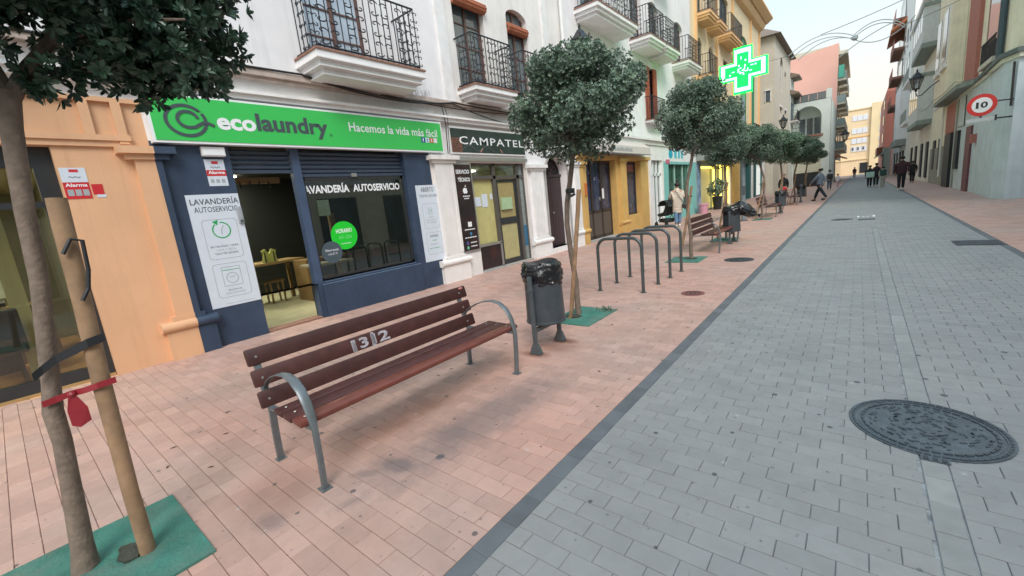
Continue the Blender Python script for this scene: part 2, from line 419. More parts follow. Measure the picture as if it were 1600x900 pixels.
struct(MB().add([(-800, -300, -.05), (800, -300, -.05), (800, 1500, -.05), (-800, 1500, -.05)], [(0, 1, 2, 3)]).build('ground', MORTG))
YN, YF, YE = -1.6, 26.0, 300
def flat(x0, x1, y0, y1, z): return MB().add([(x0, y0, z), (x1, y0, z), (x1, y1, z), (x0, y1, z)], [(0, 1, 2, 3)])
XK0, XK1, XR0, XR1 = -1.305, -1.203, 1.86, 1.96
road = struct(flat(XK0-.001, XR1, YN, YE, -.007).build('road', MORTG))
pavl = struct(flat(-7.4, XK0-.001, YN, YE, -.0065).build('pavement', MORTR))
pavr = struct(flat(XR1, 26, YN, YE, -.0065).build('pavement', MORTR))
flat(XK1, XR0, YF, YE, .0).build('far_paving', FARG, road)
flat(-7.4, XK0, YF, YE, .0).build('far_paving', FARR, pavl)
flat(XR1, 26, YF, YE, .0).build('far_paving', FARR, pavr)
def brick_shape(mb, x0, x1, y0, y1, rnd, tint=None, zt=0.0, g=.0013, c=.0026):
    x0 += g; x1 -= g; y0 += g; y1 -= g; z = zt + (rnd.random()-.5)*.0024; tx = (rnd.random()-.5)*.0022
    vs = [(x0, y0, -.02), (x1, y0, -.02), (x1, y1, -.02), (x0, y1, -.02),
          (x0, y0, z-.0022), (x1, y0, z-.0022), (x1, y1, z-.0022), (x0, y1, z-.0022),
          (x0+c, y0+c, z+tx), (x1-c, y0+c, z-tx), (x1-c, y1-c, z-tx), (x0+c, y1-c, z+tx)]
    fs = [(8, 9, 10, 11)] + [(i, (i+1) % 4, (i+1) % 4+4, i+4) for i in range(4)] + [(i+4, (i+1) % 4+4, (i+1) % 4+8, i+8) for i in range(4)]
    mb.add(vs, fs, tint)
def pixel(x, y, z=0):
    d = Vector((x, y, z-1.5)); a = [sum(M[i][j]*d[j] for j in range(3)) for i in range(3)]
    if a[2] < .1: return None
    return (a[0]/a[2]*659.27+800, a[1]/a[2]*659.27+450, a[2])
def lay(field_parent, x0, x1, y0, y1, matl, offs, rowoff, avoid=()):
    rnd = random.Random(int(abs(x0)*100)); rows = []
    P_, Q = .2, .1035; nr = int((y1-y0)/Q); cand = []; joined = MB()
    for r in range(nr):
        ya = y0 + r*Q; sh = (offs + (P_/2 if (r+rowoff) % 2 else 0)) % P_
        xs = [x0]; x = x0 + sh if sh > .03 else x0 + sh + P_
        while x < x1-.03: xs.append(x); x += P_
        xs.append(x1)
        for a, b in zip(xs, xs[1:]):
            if any(not (b <= u0+1e-4 or a >= u1-1e-4) and v0 < ya+Q/2 < v1 for u0, u1, v0, v1 in avoid):
                # clip against the channel strip
                for u0, u1, v0, v1 in avoid:
                    if a < u0-.02: cand.append((a, u0, ya))
                    if b > u1+.02: cand.append((u1, b, ya))
                continue
            cand.append((a, b, ya))
    seen = []
    for (a, b, ya) in cand:
        p = pixel((a+b)/2, ya+Q/2)
        vis = p and -20 < p[0] < 1620 and -20 < p[1] < 920
        seen.append((p[2] if vis else 1e6, a, b, ya))
    seen.sort(); meshes = {}
    for i, (dd, a, b, ya) in enumerate(seen):
        if i < 300:
            w = round(b-a, 3); k = (w, rnd.randrange(4))
            if k not in meshes:
                mb = MB(); brick_shape(mb, -w/2, w/2, -Q/2, Q/2, rnd)
                o = mb.build('brick', matl, None); meshes[k] = o.data; bpy.data.objects.remove(o)
            o = bpy.data.objects.new('brick', meshes[k]); COL.objects.link(o); o.parent = field_parent
            o.location = ((a+b)/2, ya+Q/2, 0)
        else: brick_shape(joined, a, b, ya, ya+Q, rnd, rnd.random())
    stuff(joined.build('brick_field', matl, field_parent))
lay(pavl, -6.95, XK0, YN, YF, REDB, .05, 0)
lay(road, XK1, XR0, YN, YF, GREYB, .09, 1, [(.298, .404, YN, 14.0)])
lay(pavr, XR1, 8.0, 4.0, YF, REDB, .05, 0)
def stones(parent, name, x0, x1, y0, y1, pitch, m, z=0.0, maxn=300):
    rnd = random.Random(3); n = int((y1-y0)/pitch); me = []
    for k in range(4):
        mb = MB(); brick_shape(mb, -(x1-x0)/2, (x1-x0)/2, -pitch/2, pitch/2, rnd, g=.0018, c=.003); o = mb.build(name, m, None); me.append(o.data); bpy.data.objects.remove(o)
    for i in range(min(n, maxn)):
        o = bpy.data.objects.new(name, me[i % 4]); COL.objects.link(o); o.parent = parent; o.location = ((x0+x1)/2, y0+pitch*(i+.5), z)
kl = struct(flat(XK0, XK1, YN, YE, -.004).build('kerb', KERBM)); stones(kl, 'kerb_stone', XK0, XK1, YN-.02, YF, .2075, KERBM)
flat(XK0, XK1, YF, YE, .001).build('far_kerb', KERBM, kl)
kr = struct(flat(XR0, XR1, YN, YE, -.004).build('kerb', KERBM)); stones(kr, 'kerb_stone', XR0, XR1, 4, YF, .2075, KERBM)
flat(XR0, XR1, YF, YE, .001).build('far_kerb', KERBM, kr)
ch = struct(flat(.298, .404, YN, 14.0, -.006).build('drainage_channel', MORTG)); stones(ch, 'channel_stone', .300, .402, YN, 14.0, .2108, CHANM)

# ================================================================ covers and drains in the paving
IRON = mat('cast_iron', (.085, .105, .125), .42, .25, 18, .3, 90, metal=.35, dirt=.5, dcol=(.16, .20, .23), dscale=7)
IROND = mat('cast_iron_dark', (.03, .037, .045), .5, .2, 20)
def arc_blocks(mb, cx, cy, r, w, n, z0, z1, fill=.7, a0=0, dr=0):
    for k in range(n):
        a = a0 + 2*math.pi*k/n; b = a + 2*math.pi/n*fill; m_ = (a+b)/2
        p = [(cx+q*math.cos(t), cy+q*math.sin(t)) for q, t in ((r, a), (r+w, a), (r+w*1.02, m_), (r+w, b), (r, b), (r, m_))]
        mb.prism(p, 'z', z0, z1)
def manhole(x, y, r, label, mlid, detail=True):
    t = thing('manhole_cover', label, 'manhole cover', (x, y, 0))
    MB().lathe([(r, -.02), (r, .006), (r*.90, .006), (r*.90, .001)], (x, y, 0), 56, caps=False).build('frame', IRON if detail else mlid, t)
    MB().lathe([(r*.885, -.02), (r*.885, .003), (0.001, .003)], (x, y, 0), 56, caps=False).build('lid', mlid, t)
    if detail:
        mb = MB(); arc_blocks(mb, x, y, r*.80, r*.035, 40, .003, .009, .75); arc_blocks(mb, x, y, r*.93, r*.03, 60, .006, .010, .8)
        rnd = random.Random(5)
        for k in range(150):
            a = rnd.random()*6.283; q = r*.74*math.sqrt(rnd.random()); l = rnd.uniform(.012, .034); an = a + 1.57 + rnd.uniform(-.5, .5)
            if q < r*.12: continue
            c, s_ = math.cos(an), math.sin(an); px, py = x+q*math.cos(a), y+q*math.sin(a); w = .0045
            mb.prism([(px-c*l/2+s_*w, py-s_*l/2-c*w), (px+c*l/2+s_*w, py+s_*l/2-c*w), (px+c*l/2-s_*w, py+s_*l/2+c*w), (px-c*l/2-s_*w, py-s_*l/2+c*w)], 'z', .003, .0065)
        stuff(mb.build('raised_pattern', mat('worn_iron_relief', (.055, .07, .085), .45, .2, 20, metal=.3), t))
        mb = MB().box(x-.05, x+.06, y-r-.035, y-r+.01, -.01, .007); mb.build('hinge_block', IRON, t)
        mb = MB()
        for k in range(3): mb.box(x-.04+.035*k, x-.02+.035*k, y-r-.03, y-r-.005, .007, .011)
        mb.build('hinge_knuckles', IROND, t)
    else:
        mb = MB(); arc_blocks(mb, x, y, r*.55, r*.08, 18, .003, .007, .7); arc_blocks(mb, x, y, r*.25, r*.08, 9, .003, .007, .7); mb.build('raised_pattern', IROND, t)
manhole(.353, 3.137, .344, 'large round cast iron manhole cover with wavy relief on the grey road', IRON)
manhole(-1.78, 6.13, .155, 'small round rust red cover in the red pavement near the bike racks', mat('rusty_red_iron', (.20, .07, .06), .6, .2, 20), False)
manhole(-1.755, 9.05, .26, 'round dark grey cover in the red pavement beyond the bike racks', IROND, False)
manhole(-.36, 16.55, .27, 'distant round cover in the grey road left of the centre line', IROND, False)
t = thing('road_drain', 'square dark drain grate set against the right hand kerb', 'drain', (1.66, 10.8, 0))
B(1.36, 1.955, 10.48, 11.12, -.02, .004).build('frame', IROND, t)
for k in range(11): B(1.40, 1.915, 10.53+.052*k, 10.555+.052*k, .004, .012).build('grate_bar', IRON, t)
t = thing('channel_grate', 'small slotted grate at the far end of the drainage strip', 'drain', (.22, 16.2, 0))
B(.02, .42, 16.1, 16.4, -.01, .003).build('frame', IROND, t)
for k in range(5): B(.04, .40, 16.13+.055*k, 16.15+.055*k, .003, .010).build('grate_bar', IRON, t)
t = thing('painted_mark', 'short white painted survey mark on the grey road', 'road marking', (.2, 17.2, 0))
WP = mat('white_road_paint', (.75, .76, .76), .7, .1, 20)
for i, (a, b, c, d) in enumerate(((.0, .05, 17.0, 17.5), (.14, .17, 17.1, 17.3), (.24, .27, 17.1, 17.35), (.37, .43, 17.0, 17.55), (.05, .37, 17.2, 17.24))):
    flat(a, b, c, d, .0035 + .0004*(i == 4)).build('paint_stroke', WP, t)

# ================================================================ tree pits, trunks, stakes, crowns
RUBBER = mat('green_rubber_mat', (.045, .18, .14), .8, .25, 5, .4, 60, dirt=1.0, dcol=(.13, .18, .15), dscale=3.5)
SOIL = mat('dark_soil', (.05, .055, .042), .95, .3, 30, .6, 60)
BARK = mat('grey_brown_bark', (.19, .145, .115), .85, .2, 22, .35, 45, dirt=.6, dcol=(.09, .07, .055), dscale=9)
STAKEM = mat('weathered_stake_wood', (.30, .19, .11), .8, .25, 9, .12, 50, dirt=.5, dcol=(.16, .11, .08), dscale=8)
STRAP = mat('black_rubber_strap', (.014, .016, .02), .5)
TAPE = mat('red_plastic_tape', (.27, .02, .03), .4, .1)
def leaf_mat(name, dark, light):
    m = bpy.data.materials.new(name); m.use_nodes = True
    N, L = m.node_tree.nodes, m.node_tree.links; b = N['Principled BSDF']
    b.inputs['Roughness'].default_value = .42; b.inputs['Specular IOR Level'].default_value = .55
    a = N.new('ShaderNodeAttribute'); a.attribute_name = 'tint'
    g = N.new('ShaderNodeNewGeometry'); n = N.new('ShaderNodeTexNoise'); n.inputs['Scale'].default_value = 3.2; n.inputs['Detail'].default_value = 4
    L.new(g.outputs['Position'], n.inputs['Vector'])
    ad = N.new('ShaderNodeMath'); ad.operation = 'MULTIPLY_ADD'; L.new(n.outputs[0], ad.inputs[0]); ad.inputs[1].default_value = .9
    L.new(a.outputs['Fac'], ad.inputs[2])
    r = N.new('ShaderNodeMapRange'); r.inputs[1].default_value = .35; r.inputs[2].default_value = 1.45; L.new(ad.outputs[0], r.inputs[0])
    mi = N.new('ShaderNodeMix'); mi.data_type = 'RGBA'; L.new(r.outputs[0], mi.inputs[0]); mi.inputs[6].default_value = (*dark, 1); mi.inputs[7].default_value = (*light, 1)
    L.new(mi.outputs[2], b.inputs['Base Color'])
    return m
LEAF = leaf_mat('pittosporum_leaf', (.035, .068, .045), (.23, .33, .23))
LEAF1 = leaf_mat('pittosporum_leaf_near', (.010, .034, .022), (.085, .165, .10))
def leaf_verts(p, d, up, L_, Wd, fine):
    d = d.normalized(); s = d.cross(up)
    if s.length < 1e-3: s = Vector((1, 0, 0))
    s.normalize(); n = s.cross(d)
    if fine:
        pts = [p, p+d*L_*.35+s*Wd*.42+n*.002, p+d*L_*.72+s*Wd*.5-n*.003, p+d*L_-n*.008, p+d*L_*.72-s*Wd*.5-n*.003, p+d*L_*.35-s*Wd*.42+n*.002]
        return pts, [(0, 1, 2, 3), (0, 3, 4, 5)]
    return [p, p+d*L_*.6+s*Wd*.5, p+d*L_, p+d*L_*.6-s*Wd*.5], [(0, 1, 2, 3)]
def crown_mesh(blobs, nros, leafL, leafW, fine, seed, inner=.25, hole=-.26):
    rnd = random.Random(seed); mb = MB(); tips = []
    vol = [b[3]**2 for b in blobs]
    for i in range(nros):
        b = rnd.choices(blobs, vol)[0]
        v = Vector((rnd.gauss(0, 1), rnd.gauss(0, 1), rnd.gauss(0, 1))).normalized()
        rr = b[3]*(1 - abs(rnd.gauss(0, .22))) if rnd.random() > inner else b[3]*rnd.random()
        p = Vector(b[:3]) + Vector((v.x*rr, v.y*rr, v.z*rr*.85))
        if noise.noise(p*3.1 + Vector((seed, 0, 0))) < hole: continue
        out = (v + Vector((rnd.uniform(-.5, .5), rnd.uniform(-.5, .5), rnd.uniform(-.1, .8)))).normalized()
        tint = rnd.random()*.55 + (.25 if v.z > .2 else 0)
        nl = rnd.randint(6, 9); u = out.orthogonal().normalized(); w = out.cross(u)
        for k in range(nl):
            a = 6.283*k/nl + rnd.random()*.5; sp = rnd.uniform(.5, 1.15)
            d = out*math.cos(sp) + (u*math.cos(a)+w*math.sin(a))*math.sin(sp)
            vs, fs = leaf_verts(p + d*.004, d, out, leafL*rnd.uniform(.75, 1.2), leafW*rnd.uniform(.8, 1.2), fine)
            mb.add(vs, fs, min(1, tint + rnd.uniform(-.1, .1)))
        tips.append((p, out, v))
    return mb, tips
def blobset(c, rx, ry, rz, n, seed):
    rnd = random.Random(seed); bl = [(c[0], c[1], c[2], min(rx, ry, rz)*.72)]
    for k in range(n):
        a = 6.283*(k+rnd.random()*.6)/n; el = rnd.uniform(-.75, .95)
        r = rnd.uniform(.27, .42)*min(rx, ry, rz)*1.15
        ce = math.sqrt(max(0, 1-el*el))
        bl.append((c[0]+(rx-r)*math.cos(a)*ce, c[1]+(ry-r)*math.sin(a)*ce, c[2]+(rz-r*.8)*el, r))
    return bl
def pit(x0, x1, y0, y1, label, hole, hr=.1):
    o = thing('tree_pit_cover', label, 'tree pit cover', ((x0+x1)/2, (y0+y1)/2, 0), group='green rubber mats round the street trees')
    nx = 14; mb = MB(); rnd = random.Random(int(y0*10)); g = {}
    for i in range(nx+1):
        for j in range(nx+1):
            x = x0+(x1-x0)*i/nx; y = y0+(y1-y0)*j/nx
            z = .010 + .006*noise.noise(Vector((x*5, y*5, 0))) - (.012 if math.hypot(x-hole[0], y-hole[1]) < hr*1.2 else 0)
            g[i, j] = len(mb.v); mb.v.append((x, y, z))
    for i in range(nx):
        for j in range(nx): mb.f.append((g[i, j], g[i+1, j], g[i+1, j+1], g[i, j+1]))
    for i in range(nx):
        for a, b in (((i, 0), (i+1, 0)), ((i, nx), (i+1, nx)), ((0, i), (0, i+1)), ((nx, i), (nx, i+1))):
            p, q = mb.v[g[a]], mb.v[g[b]]; mb.add([p, q, (q[0], q[1], -.01), (p[0], p[1], -.01)], [(0, 1, 2, 3)])
    mb.build('rubber_mat', RUBBER, o)
    pts = [(hole[0]+hr*(1+.35*noise.noise(Vector((k*.9, y0, 0))))*math.cos(6.283*k/18)*1.5, hole[1]+hr*(1+.35*noise.noise(Vector((k*.9, y0, 3))))*math.sin(6.283*k/18)*.9) for k in range(18)]
    MB().prism(pts, 'z', .002, .0135).build('soil_hole', SOIL, o)
    return o
pit(-3.16, -2.37, -.42, .38, 'green rubber mat nearest the camera under the leaning trunk and stake', (-2.76, .12), .055)
pit(-3.00, -2.42, 4.235, 5.035, 'green rubber mat beside the bin, under the second tree', (-2.83, 4.57), .08)
pit(-3.08, -2.42, 8.70, 9.45, 'green rubber mat just past the bike racks', (-2.70, 9.2), .10)
pit(-3.05, -2.45, 12.0, 12.8, 'green rubber mat beside the second bench', (-2.75, 12.4), .10)
pit(-3.05, -2.45, 17.9, 18.7, 'green rubber mat beside the third bench', (-2.75, 18.3), .10)

# tree nearest the camera
t1 = thing('street_tree', 'dark leaved street tree nearest the camera with a curving grey trunk, left edge', 'tree', (-2.83, -.03, 0), group='small evergreen street trees along the pavement')
tr = [(-2.83, -.035, -.02), (-2.83, -.02, .12), (-2.83, .012, .47), (-2.83, .028, .65), (-2.83, .030, .80), (-2.83, .052, .93), (-2.83, .083, 1.16), (-2.83, .118, 1.4), (-2.83, .140, 1.7), (-2.83, .178, 2.05), (-2.83, .20, 2.20)]
MB().tube(tr, [.055, .042, .035, .034, .036, .032, .031, .032, .033, .036, .040], 16).build('trunk', BARK, t1, smooth=True)
for pts, r in (([(-2.83, .20, 2.17), (-2.82, .27, 2.29), (-2.80, .37, 2.42), (-2.77, .45, 2.55), (-2.7, .6, 2.75)], [.034, .028, .023, .018, .009]),
               ([(-2.83, .20, 2.17), (-2.86, .18, 2.3), (-2.9, .10, 2.45), (-2.95, -.05, 2.7)], [.033, .028, .022, .01]),
               ([(-2.80, .37, 2.42), (-2.6, .6, 2.5), (-2.45, .8, 2.5)], [.018, .012, .005]),
               ([(-2.82, .27, 2.29), (-2.85, .55, 2.35), (-2.85, .85, 2.38)], [.016, .010, .004]),
               ([(-2.86, .18, 2.3), (-2.7, -.1, 2.35), (-2.6, -.3, 2.4)], [.016, .010, .004])):
    MB().tube(pts, r, 8).build('branch', BARK, t1, smooth=True)
bl = [(-2.75, .45, 2.80, .42), (-2.70, .80, 2.66, .36), (-2.85, 1.02, 2.62, .22), (-2.75, .93, 2.42, .17), (-2.55, .62, 2.52, .22), (-3.0, .60, 2.55, .28),
      (-2.8, 0.0, 2.85, .40), (-2.6, -.2, 2.6, .26), (-3.05, -.1, 2.6, .26), (-2.65, .16, 2.62, .22), (-2.9, .75, 2.36, .10), (-2.7, .50, 2.33, .09), (-2.75, .30, 2.98, .36), (-2.7, .85, 2.95, .32), (-2.85, .02, 2.35, .15), (-2.8,.40,2.24,.10), (-2.72, .95, 2.33, .10), (-2.75, .33, 2.25, .11), (-2.8, .64, 2.25, .10), (-2.6, .80, 2.30, .10), (-2.7, 1.08, 2.45, .12), (-2.8, 1.05, 2.85, .24), (-2.5, .45, 2.75, .28), (-2.7, .05, 2.45, .22), (-2.8, -.15, 2.35, .22), (-2.6, .3, 2.62, .28), (-2.75, .75, 2.5, .3)]
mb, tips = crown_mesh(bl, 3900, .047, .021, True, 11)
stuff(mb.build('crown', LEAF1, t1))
lv, lf = leaf_verts(Vector((0, 0, 0)), Vector((1, 0, 0)), Vector((0, 0, 1)), .046, .018, True)
lo = MB().add(lv, lf).build('leaf', LEAF1, None); lme = lo.data; bpy.data.objects.remove(lo)
near = sorted(tips, key=lambda q: (q[0]-Vector((0, 0, 1.5))).length)[:60]; rnd = random.Random(4)
for p, out, v in near:
    u = out.orthogonal().normalized(); w = out.cross(u)
    for k in range(4):
        a = 1.57*k + rnd.random(); d = out*.6 + (u*math.cos(a)+w*math.sin(a))*.8
        o = bpy.data.objects.new('leaf', lme); COL.objects.link(o); o.parent = t1; o.location = p - t1.location + out*.012
        o.rotation_mode = 'QUATERNION'; o.rotation_quaternion = d.to_track_quat('X', 'Z')
def stake(pts, r, label):
    o = MB().tube(pts, r, 14).build('tree_stake', STAKEM, None, smooth=True)
    return tag(o, label, 'tree stake')
stake([(-2.692, .179, -.02), (-2.70, .183, .33), (-2.70, .200, .9), (-2.70, .219, 1.3), (-2.70, .230, 1.62), (-2.70, .235, 1.74)], [.033, .032, .034, .034, .036, .035], 'thick leaning wooden stake tied beside the nearest tree')
o = tag(MB().band([(-2.775, .005, .985), (-2.78, .04, 1.01), (-2.765, .09, 1.045), (-2.70, .15, 1.075), (-2.652, .19, 1.10), (-2.648, .25, 1.112)], (0, 0, 1), .038, .006).build('rubber_tie', STRAP), 'black rubber strap tying the nearest tree to its stake', 'strap')
o = tag(MB().tube([(-2.650, .20, 1.50), (-2.648, .235, 1.56), (-2.645, .27, 1.55), (-2.646, .262, 1.42), (-2.647, .245, 1.34), (-2.648, .215, 1.29)], .009, 6).build('torn_strap', STRAP), 'torn black strap hanging from the top of the thick stake', 'strap')
t = thing('red_tape', 'red plastic tape with a hanging tag knotted between the nearest trunk and stake', 'tape', (-2.75, .1, .8))
MB().band([(-2.785, .005, .855), (-2.782, .05, .862), (-2.77, .10, .872), (-2.70, .14, .885), (-2.652, .18, .90), (-2.648, .245, .905)], (0, 0, 1), .028, .004).build('tape_loop', TAPE, t)
MB().add([(-2.74, .088, .875), (-2.738, .108, .875), (-2.725, .135, .80), (-2.73, .135, .735), (-2.735, .095, .715), (-2.745, .070, .73), (-2.742, .070, .80),
          (-2.752, .088, .875), (-2.75, .108, .875), (-2.737, .135, .80), (-2.742, .135, .735), (-2.747, .095, .715), (-2.757, .070, .73), (-2.754, .070, .80)],
         [(0, 1, 2, 3, 4, 5, 6), (13, 12, 11, 10, 9, 8, 7)] + [(i, (i+1) % 7, (i+1) % 7+7, i+7) for i in range(7)]).build('hanging_tag', TAPE, t)
MB().lathe([(.012, -.012), (.017, 0), (.012, .012)], (-2.745, .10, .875), 10).build('knot', TAPE, t)

# second tree, beside the bin
t2 = thing('street_tree', 'round grey green tree behind the bin, in front of the arched door', 'tree', (-2.82, 4.69, 0), group='small evergreen street trees along the pavement')
MB().tube([(-2.815, 4.69, -.02), (-2.822, 4.69, .2), (-2.818, 4.69, .44), (-2.855, 4.69, .78), (-2.884, 4.69, 1.19), (-2.86, 4.69, 1.45), (-2.79, 4.69, 1.72), (-2.72, 4.69, 2.04), (-2.68, 4.69, 2.3)], [.042, .036, .034, .034, .033, .032, .031, .030, .024], 12).build('trunk', BARK, t2, smooth=True)
rnd = random.Random(9)
for k in range(7):
    a = k*.9; e = Vector((-2.62+.6*math.cos(a), 4.69+.6*math.sin(a), 2.45+.25*rnd.random()))
    MB().tube([(-2.72, 4.69, 2.0+.05*k), ((-2.72+e.x)/2, (4.69+e.y)/2, 2.25), e], [.018, .012, .004], 6).build('branch', BARK, t2, smooth=True)
bl = blobset((-2.62, 4.69, 2.60), .84, .84, .64, 24, 3) + [(-3.12, 4.6, 2.30, .24), (-2.9, 4.4, 2.2, .22), (-2.2, 4.75, 2.3, .24), (-2.95, 5.0, 2.25, .24), (-2.62, 4.69, 2.32, .52), (-2.45, 4.5, 2.15, .2)]
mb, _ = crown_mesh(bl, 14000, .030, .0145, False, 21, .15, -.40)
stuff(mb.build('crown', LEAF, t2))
def small_stake(pts, r, label, tie):
    stake(pts, r, label)
stake([(-2.83, 4.46, -.02), (-2.79, 4.46, .05), (-2.693, 4.46, .65), (-2.58, 4.46, 1.35), (-2.545, 4.46, 1.60)], .027, 'slim pale stake leaning across the trunk of the second tree')
t = thing('rubber_tie', 'black tie band high on the stake and trunk of the second tree', 'strap', (-2.6, 4.5, 1.6))
MB().tube([(-2.60, 4.44, 1.55), (-2.67, 4.50, 1.54), (-2.76, 4.60, 1.535), (-2.79, 4.645, 1.53)], .017, 8).build('band', STRAP, t)
MB().lathe([(.055, -.03), (.058, 0), (.055, .03)], (-2.80, 4.69, 1.60), 12).build('collar', STRAP, t)
# other trees of the row
spec = [(-2.70, 9.25, 0.6, 1.0, 1.10, 'bushy tree just past the bike racks, in front of the teal shopfront'),
        (-2.75, 12.6, 2.1, .86, .97, 'tree by the second bench, below the green pharmacy cross'),
        (-2.75, 18.2, 3.3, 1.12, 1.06, 'tree by the third bench, just past the pharmacy pole'),
        (-2.75, 23.2, 4.4, 1.25, 1.08, 'tree in the middle of the distant row, before the fourth bench'),
        (-2.75, 28.6, 5.5, 1.3, 1.08, 'second last tree of the distant row on the left pavement'),
        (-2.75, 35.0, 1.2, 1.35, 1.08, 'last and smallest looking tree at the far end of the row')]
for i, (x, y, a, s, sz, lab) in enumerate(spec):
    c = dup(t2, (x, y, 0), a, lab, 'small evergreen street trees along the pavement'); c.scale = (s, s, sz)
    sh = Vector((x, y, 0))
    stake([tuple(sh+Vector((-.22, -.05, -.02))), tuple(sh+Vector((-.02, -.06, 1.0))), tuple(sh+Vector((.06, -.07, 1.5)))], .026, ['stake crossing the trunk of the tree past the bike racks', 'stake of the tree beside the second bench', 'stake of the tree past the pharmacy pole', 'stake of the tree before the fourth bench', 'stake of the second last tree in the row', 'stake of the last tree in the row'][i])
    tag(MB().tube([tuple(sh+Vector((.06, -.09, 1.3))), tuple(sh+Vector((-.0, -.03, 1.3))), tuple(sh+Vector((-.09, .0, 1.3)))], .016, 6).build('rubber_tie', STRAP), ['black tie on the tree past the bike racks', 'black tie on the tree beside the second bench', 'black tie on the tree past the pharmacy pole', 'black tie on the tree before the fourth bench', 'black tie on the second last tree in the row', 'black tie on the last tree in the row'][i], 'strap')
# weeds on the second mat
rnd = random.Random(2); mb = MB()
for k in range(60):
    p = Vector((-2.55+rnd.gauss(0, .05), 4.93+rnd.gauss(0, .05), .012)); d = Vector((rnd.uniform(-1, 1), rnd.uniform(-1, 1), rnd.uniform(.5, 1.6)))
    vs, fs = leaf_verts(p, d, Vector((0, 0, 1)), .05, .018, False); mb.add(vs, fs, rnd.random())
w = stuff(tag(mb.build('weeds', LEAF, None), 'small green weeds growing through the mat beside the bin', 'weeds'))
# dry leaves and litter on the left pavement
rnd = random.Random(8); DRY = mat('dry_leaf_brown', (.10, .06, .035), .8, .3, 30); gl = 'dry leaves scattered on the red pavement'
for k, (x, y) in enumerate([(-3.9, .55), (-3.6, .45), (-3.3, .62), (-3.75, .85), (-3.15, .35), (-4.2, 1.0), (-2.2, 4.4), (-1.9, 5.2), (-2.6, 5.4), (-3.4, 3.6), (-1.7, 3.1), (-5.0, .9)]):
    a = rnd.random()*6; c, s_ = math.cos(a), math.sin(a); P2 = [(-.022, 0, .0), (0, .007, .004), (.024, 0, .001), (0, -.007, .004)]
    mb = MB().add([(x+p[0]*c-p[1]*s_, y+p[0]*s_+p[1]*c, .003+p[2]) for p in P2] + [(x+p[0]*c-p[1]*s_, y+p[0]*s_+p[1]*c, .001+p[2]) for p in P2], [(0, 1, 2, 3), (7, 6, 5, 4)])
    tag(mb.build('dry_leaf', DRY), 'tiny dry brown leaf lying on the red pavement', 'leaf', gl)
# ================================================================ benches, bins, racks
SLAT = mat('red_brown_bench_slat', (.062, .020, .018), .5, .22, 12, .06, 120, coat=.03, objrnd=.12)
SLATR = mat('redder_bench_slat', (.155, .042, .030), .42, .15, 12, .06, 120, coat=.15)  # front seat slat, redder than the other slats
LEGM = mat('bench_grey_steel', (.16, .185, .20), .40, .1, 20, .06, 150, metal=.4)
SPRAY = mat('grey_spray_paint', (.38, .36, .40), .6, .3, 40)
def bench(label):
    t = thing('park_bench', label, 'bench', (-2.7, .92, 0), group='slatted benches along the left pavement')
    y0, y1 = .875, 2.86
    for (x, z) in ((-2.995, .722), (-2.960, .585), (-2.925, .448)):
        m_ = Matrix.Rotation(R(-14), 3, 'Y'); MB().obox((x, (y0+y1)/2, z), (.034, y1-y0, .112), m_, ch=.012).build('back_slat', SLAT, t, smooth=True)
    for i, x in enumerate((-2.665, -2.545, -2.420)):
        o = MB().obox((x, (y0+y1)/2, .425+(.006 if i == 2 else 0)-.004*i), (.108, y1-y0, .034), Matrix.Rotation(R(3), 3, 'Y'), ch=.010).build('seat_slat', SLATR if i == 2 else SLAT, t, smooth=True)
    for yy in (.93, 2.76):
        arm = [(-2.955, yy, .50), (-2.87, yy, .575), (-2.77, yy, .625), (-2.66, yy, .66), (-2.56, yy, .672), (-2.47, yy, .655), (-2.40, yy, .605), (-2.355, yy, .53), (-2.33, yy, .45), (-2.325, yy, .38), (-2.335, yy, .2), (-2.355, yy, 0)]
        # widening, flat cast arm that becomes the front leg
        mb = MB(); side = Vector((0, 1, 0)); vs = []; n = len(arm)
        for i, p in enumerate(arm):
            p = Vector(p); d = (Vector(arm[min(i+1, n-1)]) - Vector(arm[max(i-1, 0)])).normalized(); nn = d.cross(side).normalized()
            w = .026 + .030*math.sin(min(1, i/(n-4))*math.pi*.75) if i < n-3 else .040; th = .012 if i < 6 else (.018 if i < 9 else .032)
            if i >= n-3: w = .036
            vs += [p+side*w/2*a+nn*th/2*b for a, b in ((.7, 1), (1, .3), (1, -.3), (.7, -1), (-.7, -1), (-1, -.3), (-1, .3), (-.7, 1))]
        fs = [tuple(range(7, -1, -1)), tuple(range(8*(n-1), 8*n))]
        for i in range(n-1):
            for k in range(8): a = 8*i+k; b = 8*i+(k+1) % 8; fs.append((a, b, b+8, a+8))
        mb.add(vs, fs); mb.build('arm_and_front_leg', LEGM, t, smooth=True)
        MB().band([(-2.95, yy, 0), (-2.935, yy, .2), (-2.905, yy, .38), (-2.935, yy, .47), (-3.015, yy, .76)], (0, 1, 0), .040, .022).build('rear_leg', LEGM, t)
        MB().band([(-2.905, yy, .385), (-2.65, yy, .392), (-2.34, yy, .395)], (0, 1, 0), .036, .018).build('seat_bearer', LEGM, t)
        B(-2.39, -2.32, yy-.03, yy+.03, 0, .006).build('foot_plate', LEGM, t); B(-2.98, -2.92, yy-.03, yy+.03, 0, .006).build('foot_plate', LEGM, t)
        for (x, z) in ((-2.995, .722), (-2.960, .585), (-2.925, .448)):
            MB().lathe([(.009, 0), (.007, .004), (.001, .005)], (x+.018, yy, z), 8, m=Matrix.Rotation(R(76), 3, 'Y')).build('bolt', ALU, t)
        for x in (-2.665, -2.545, -2.420): MB().lathe([(.009, 0), (.007, .003), (.001, .004)], (x, yy, .445), 8).build('bolt', ALU, t)
    return t
b1 = bench('long red brown slatted bench nearest the camera with grey arms and sprayed numbers')
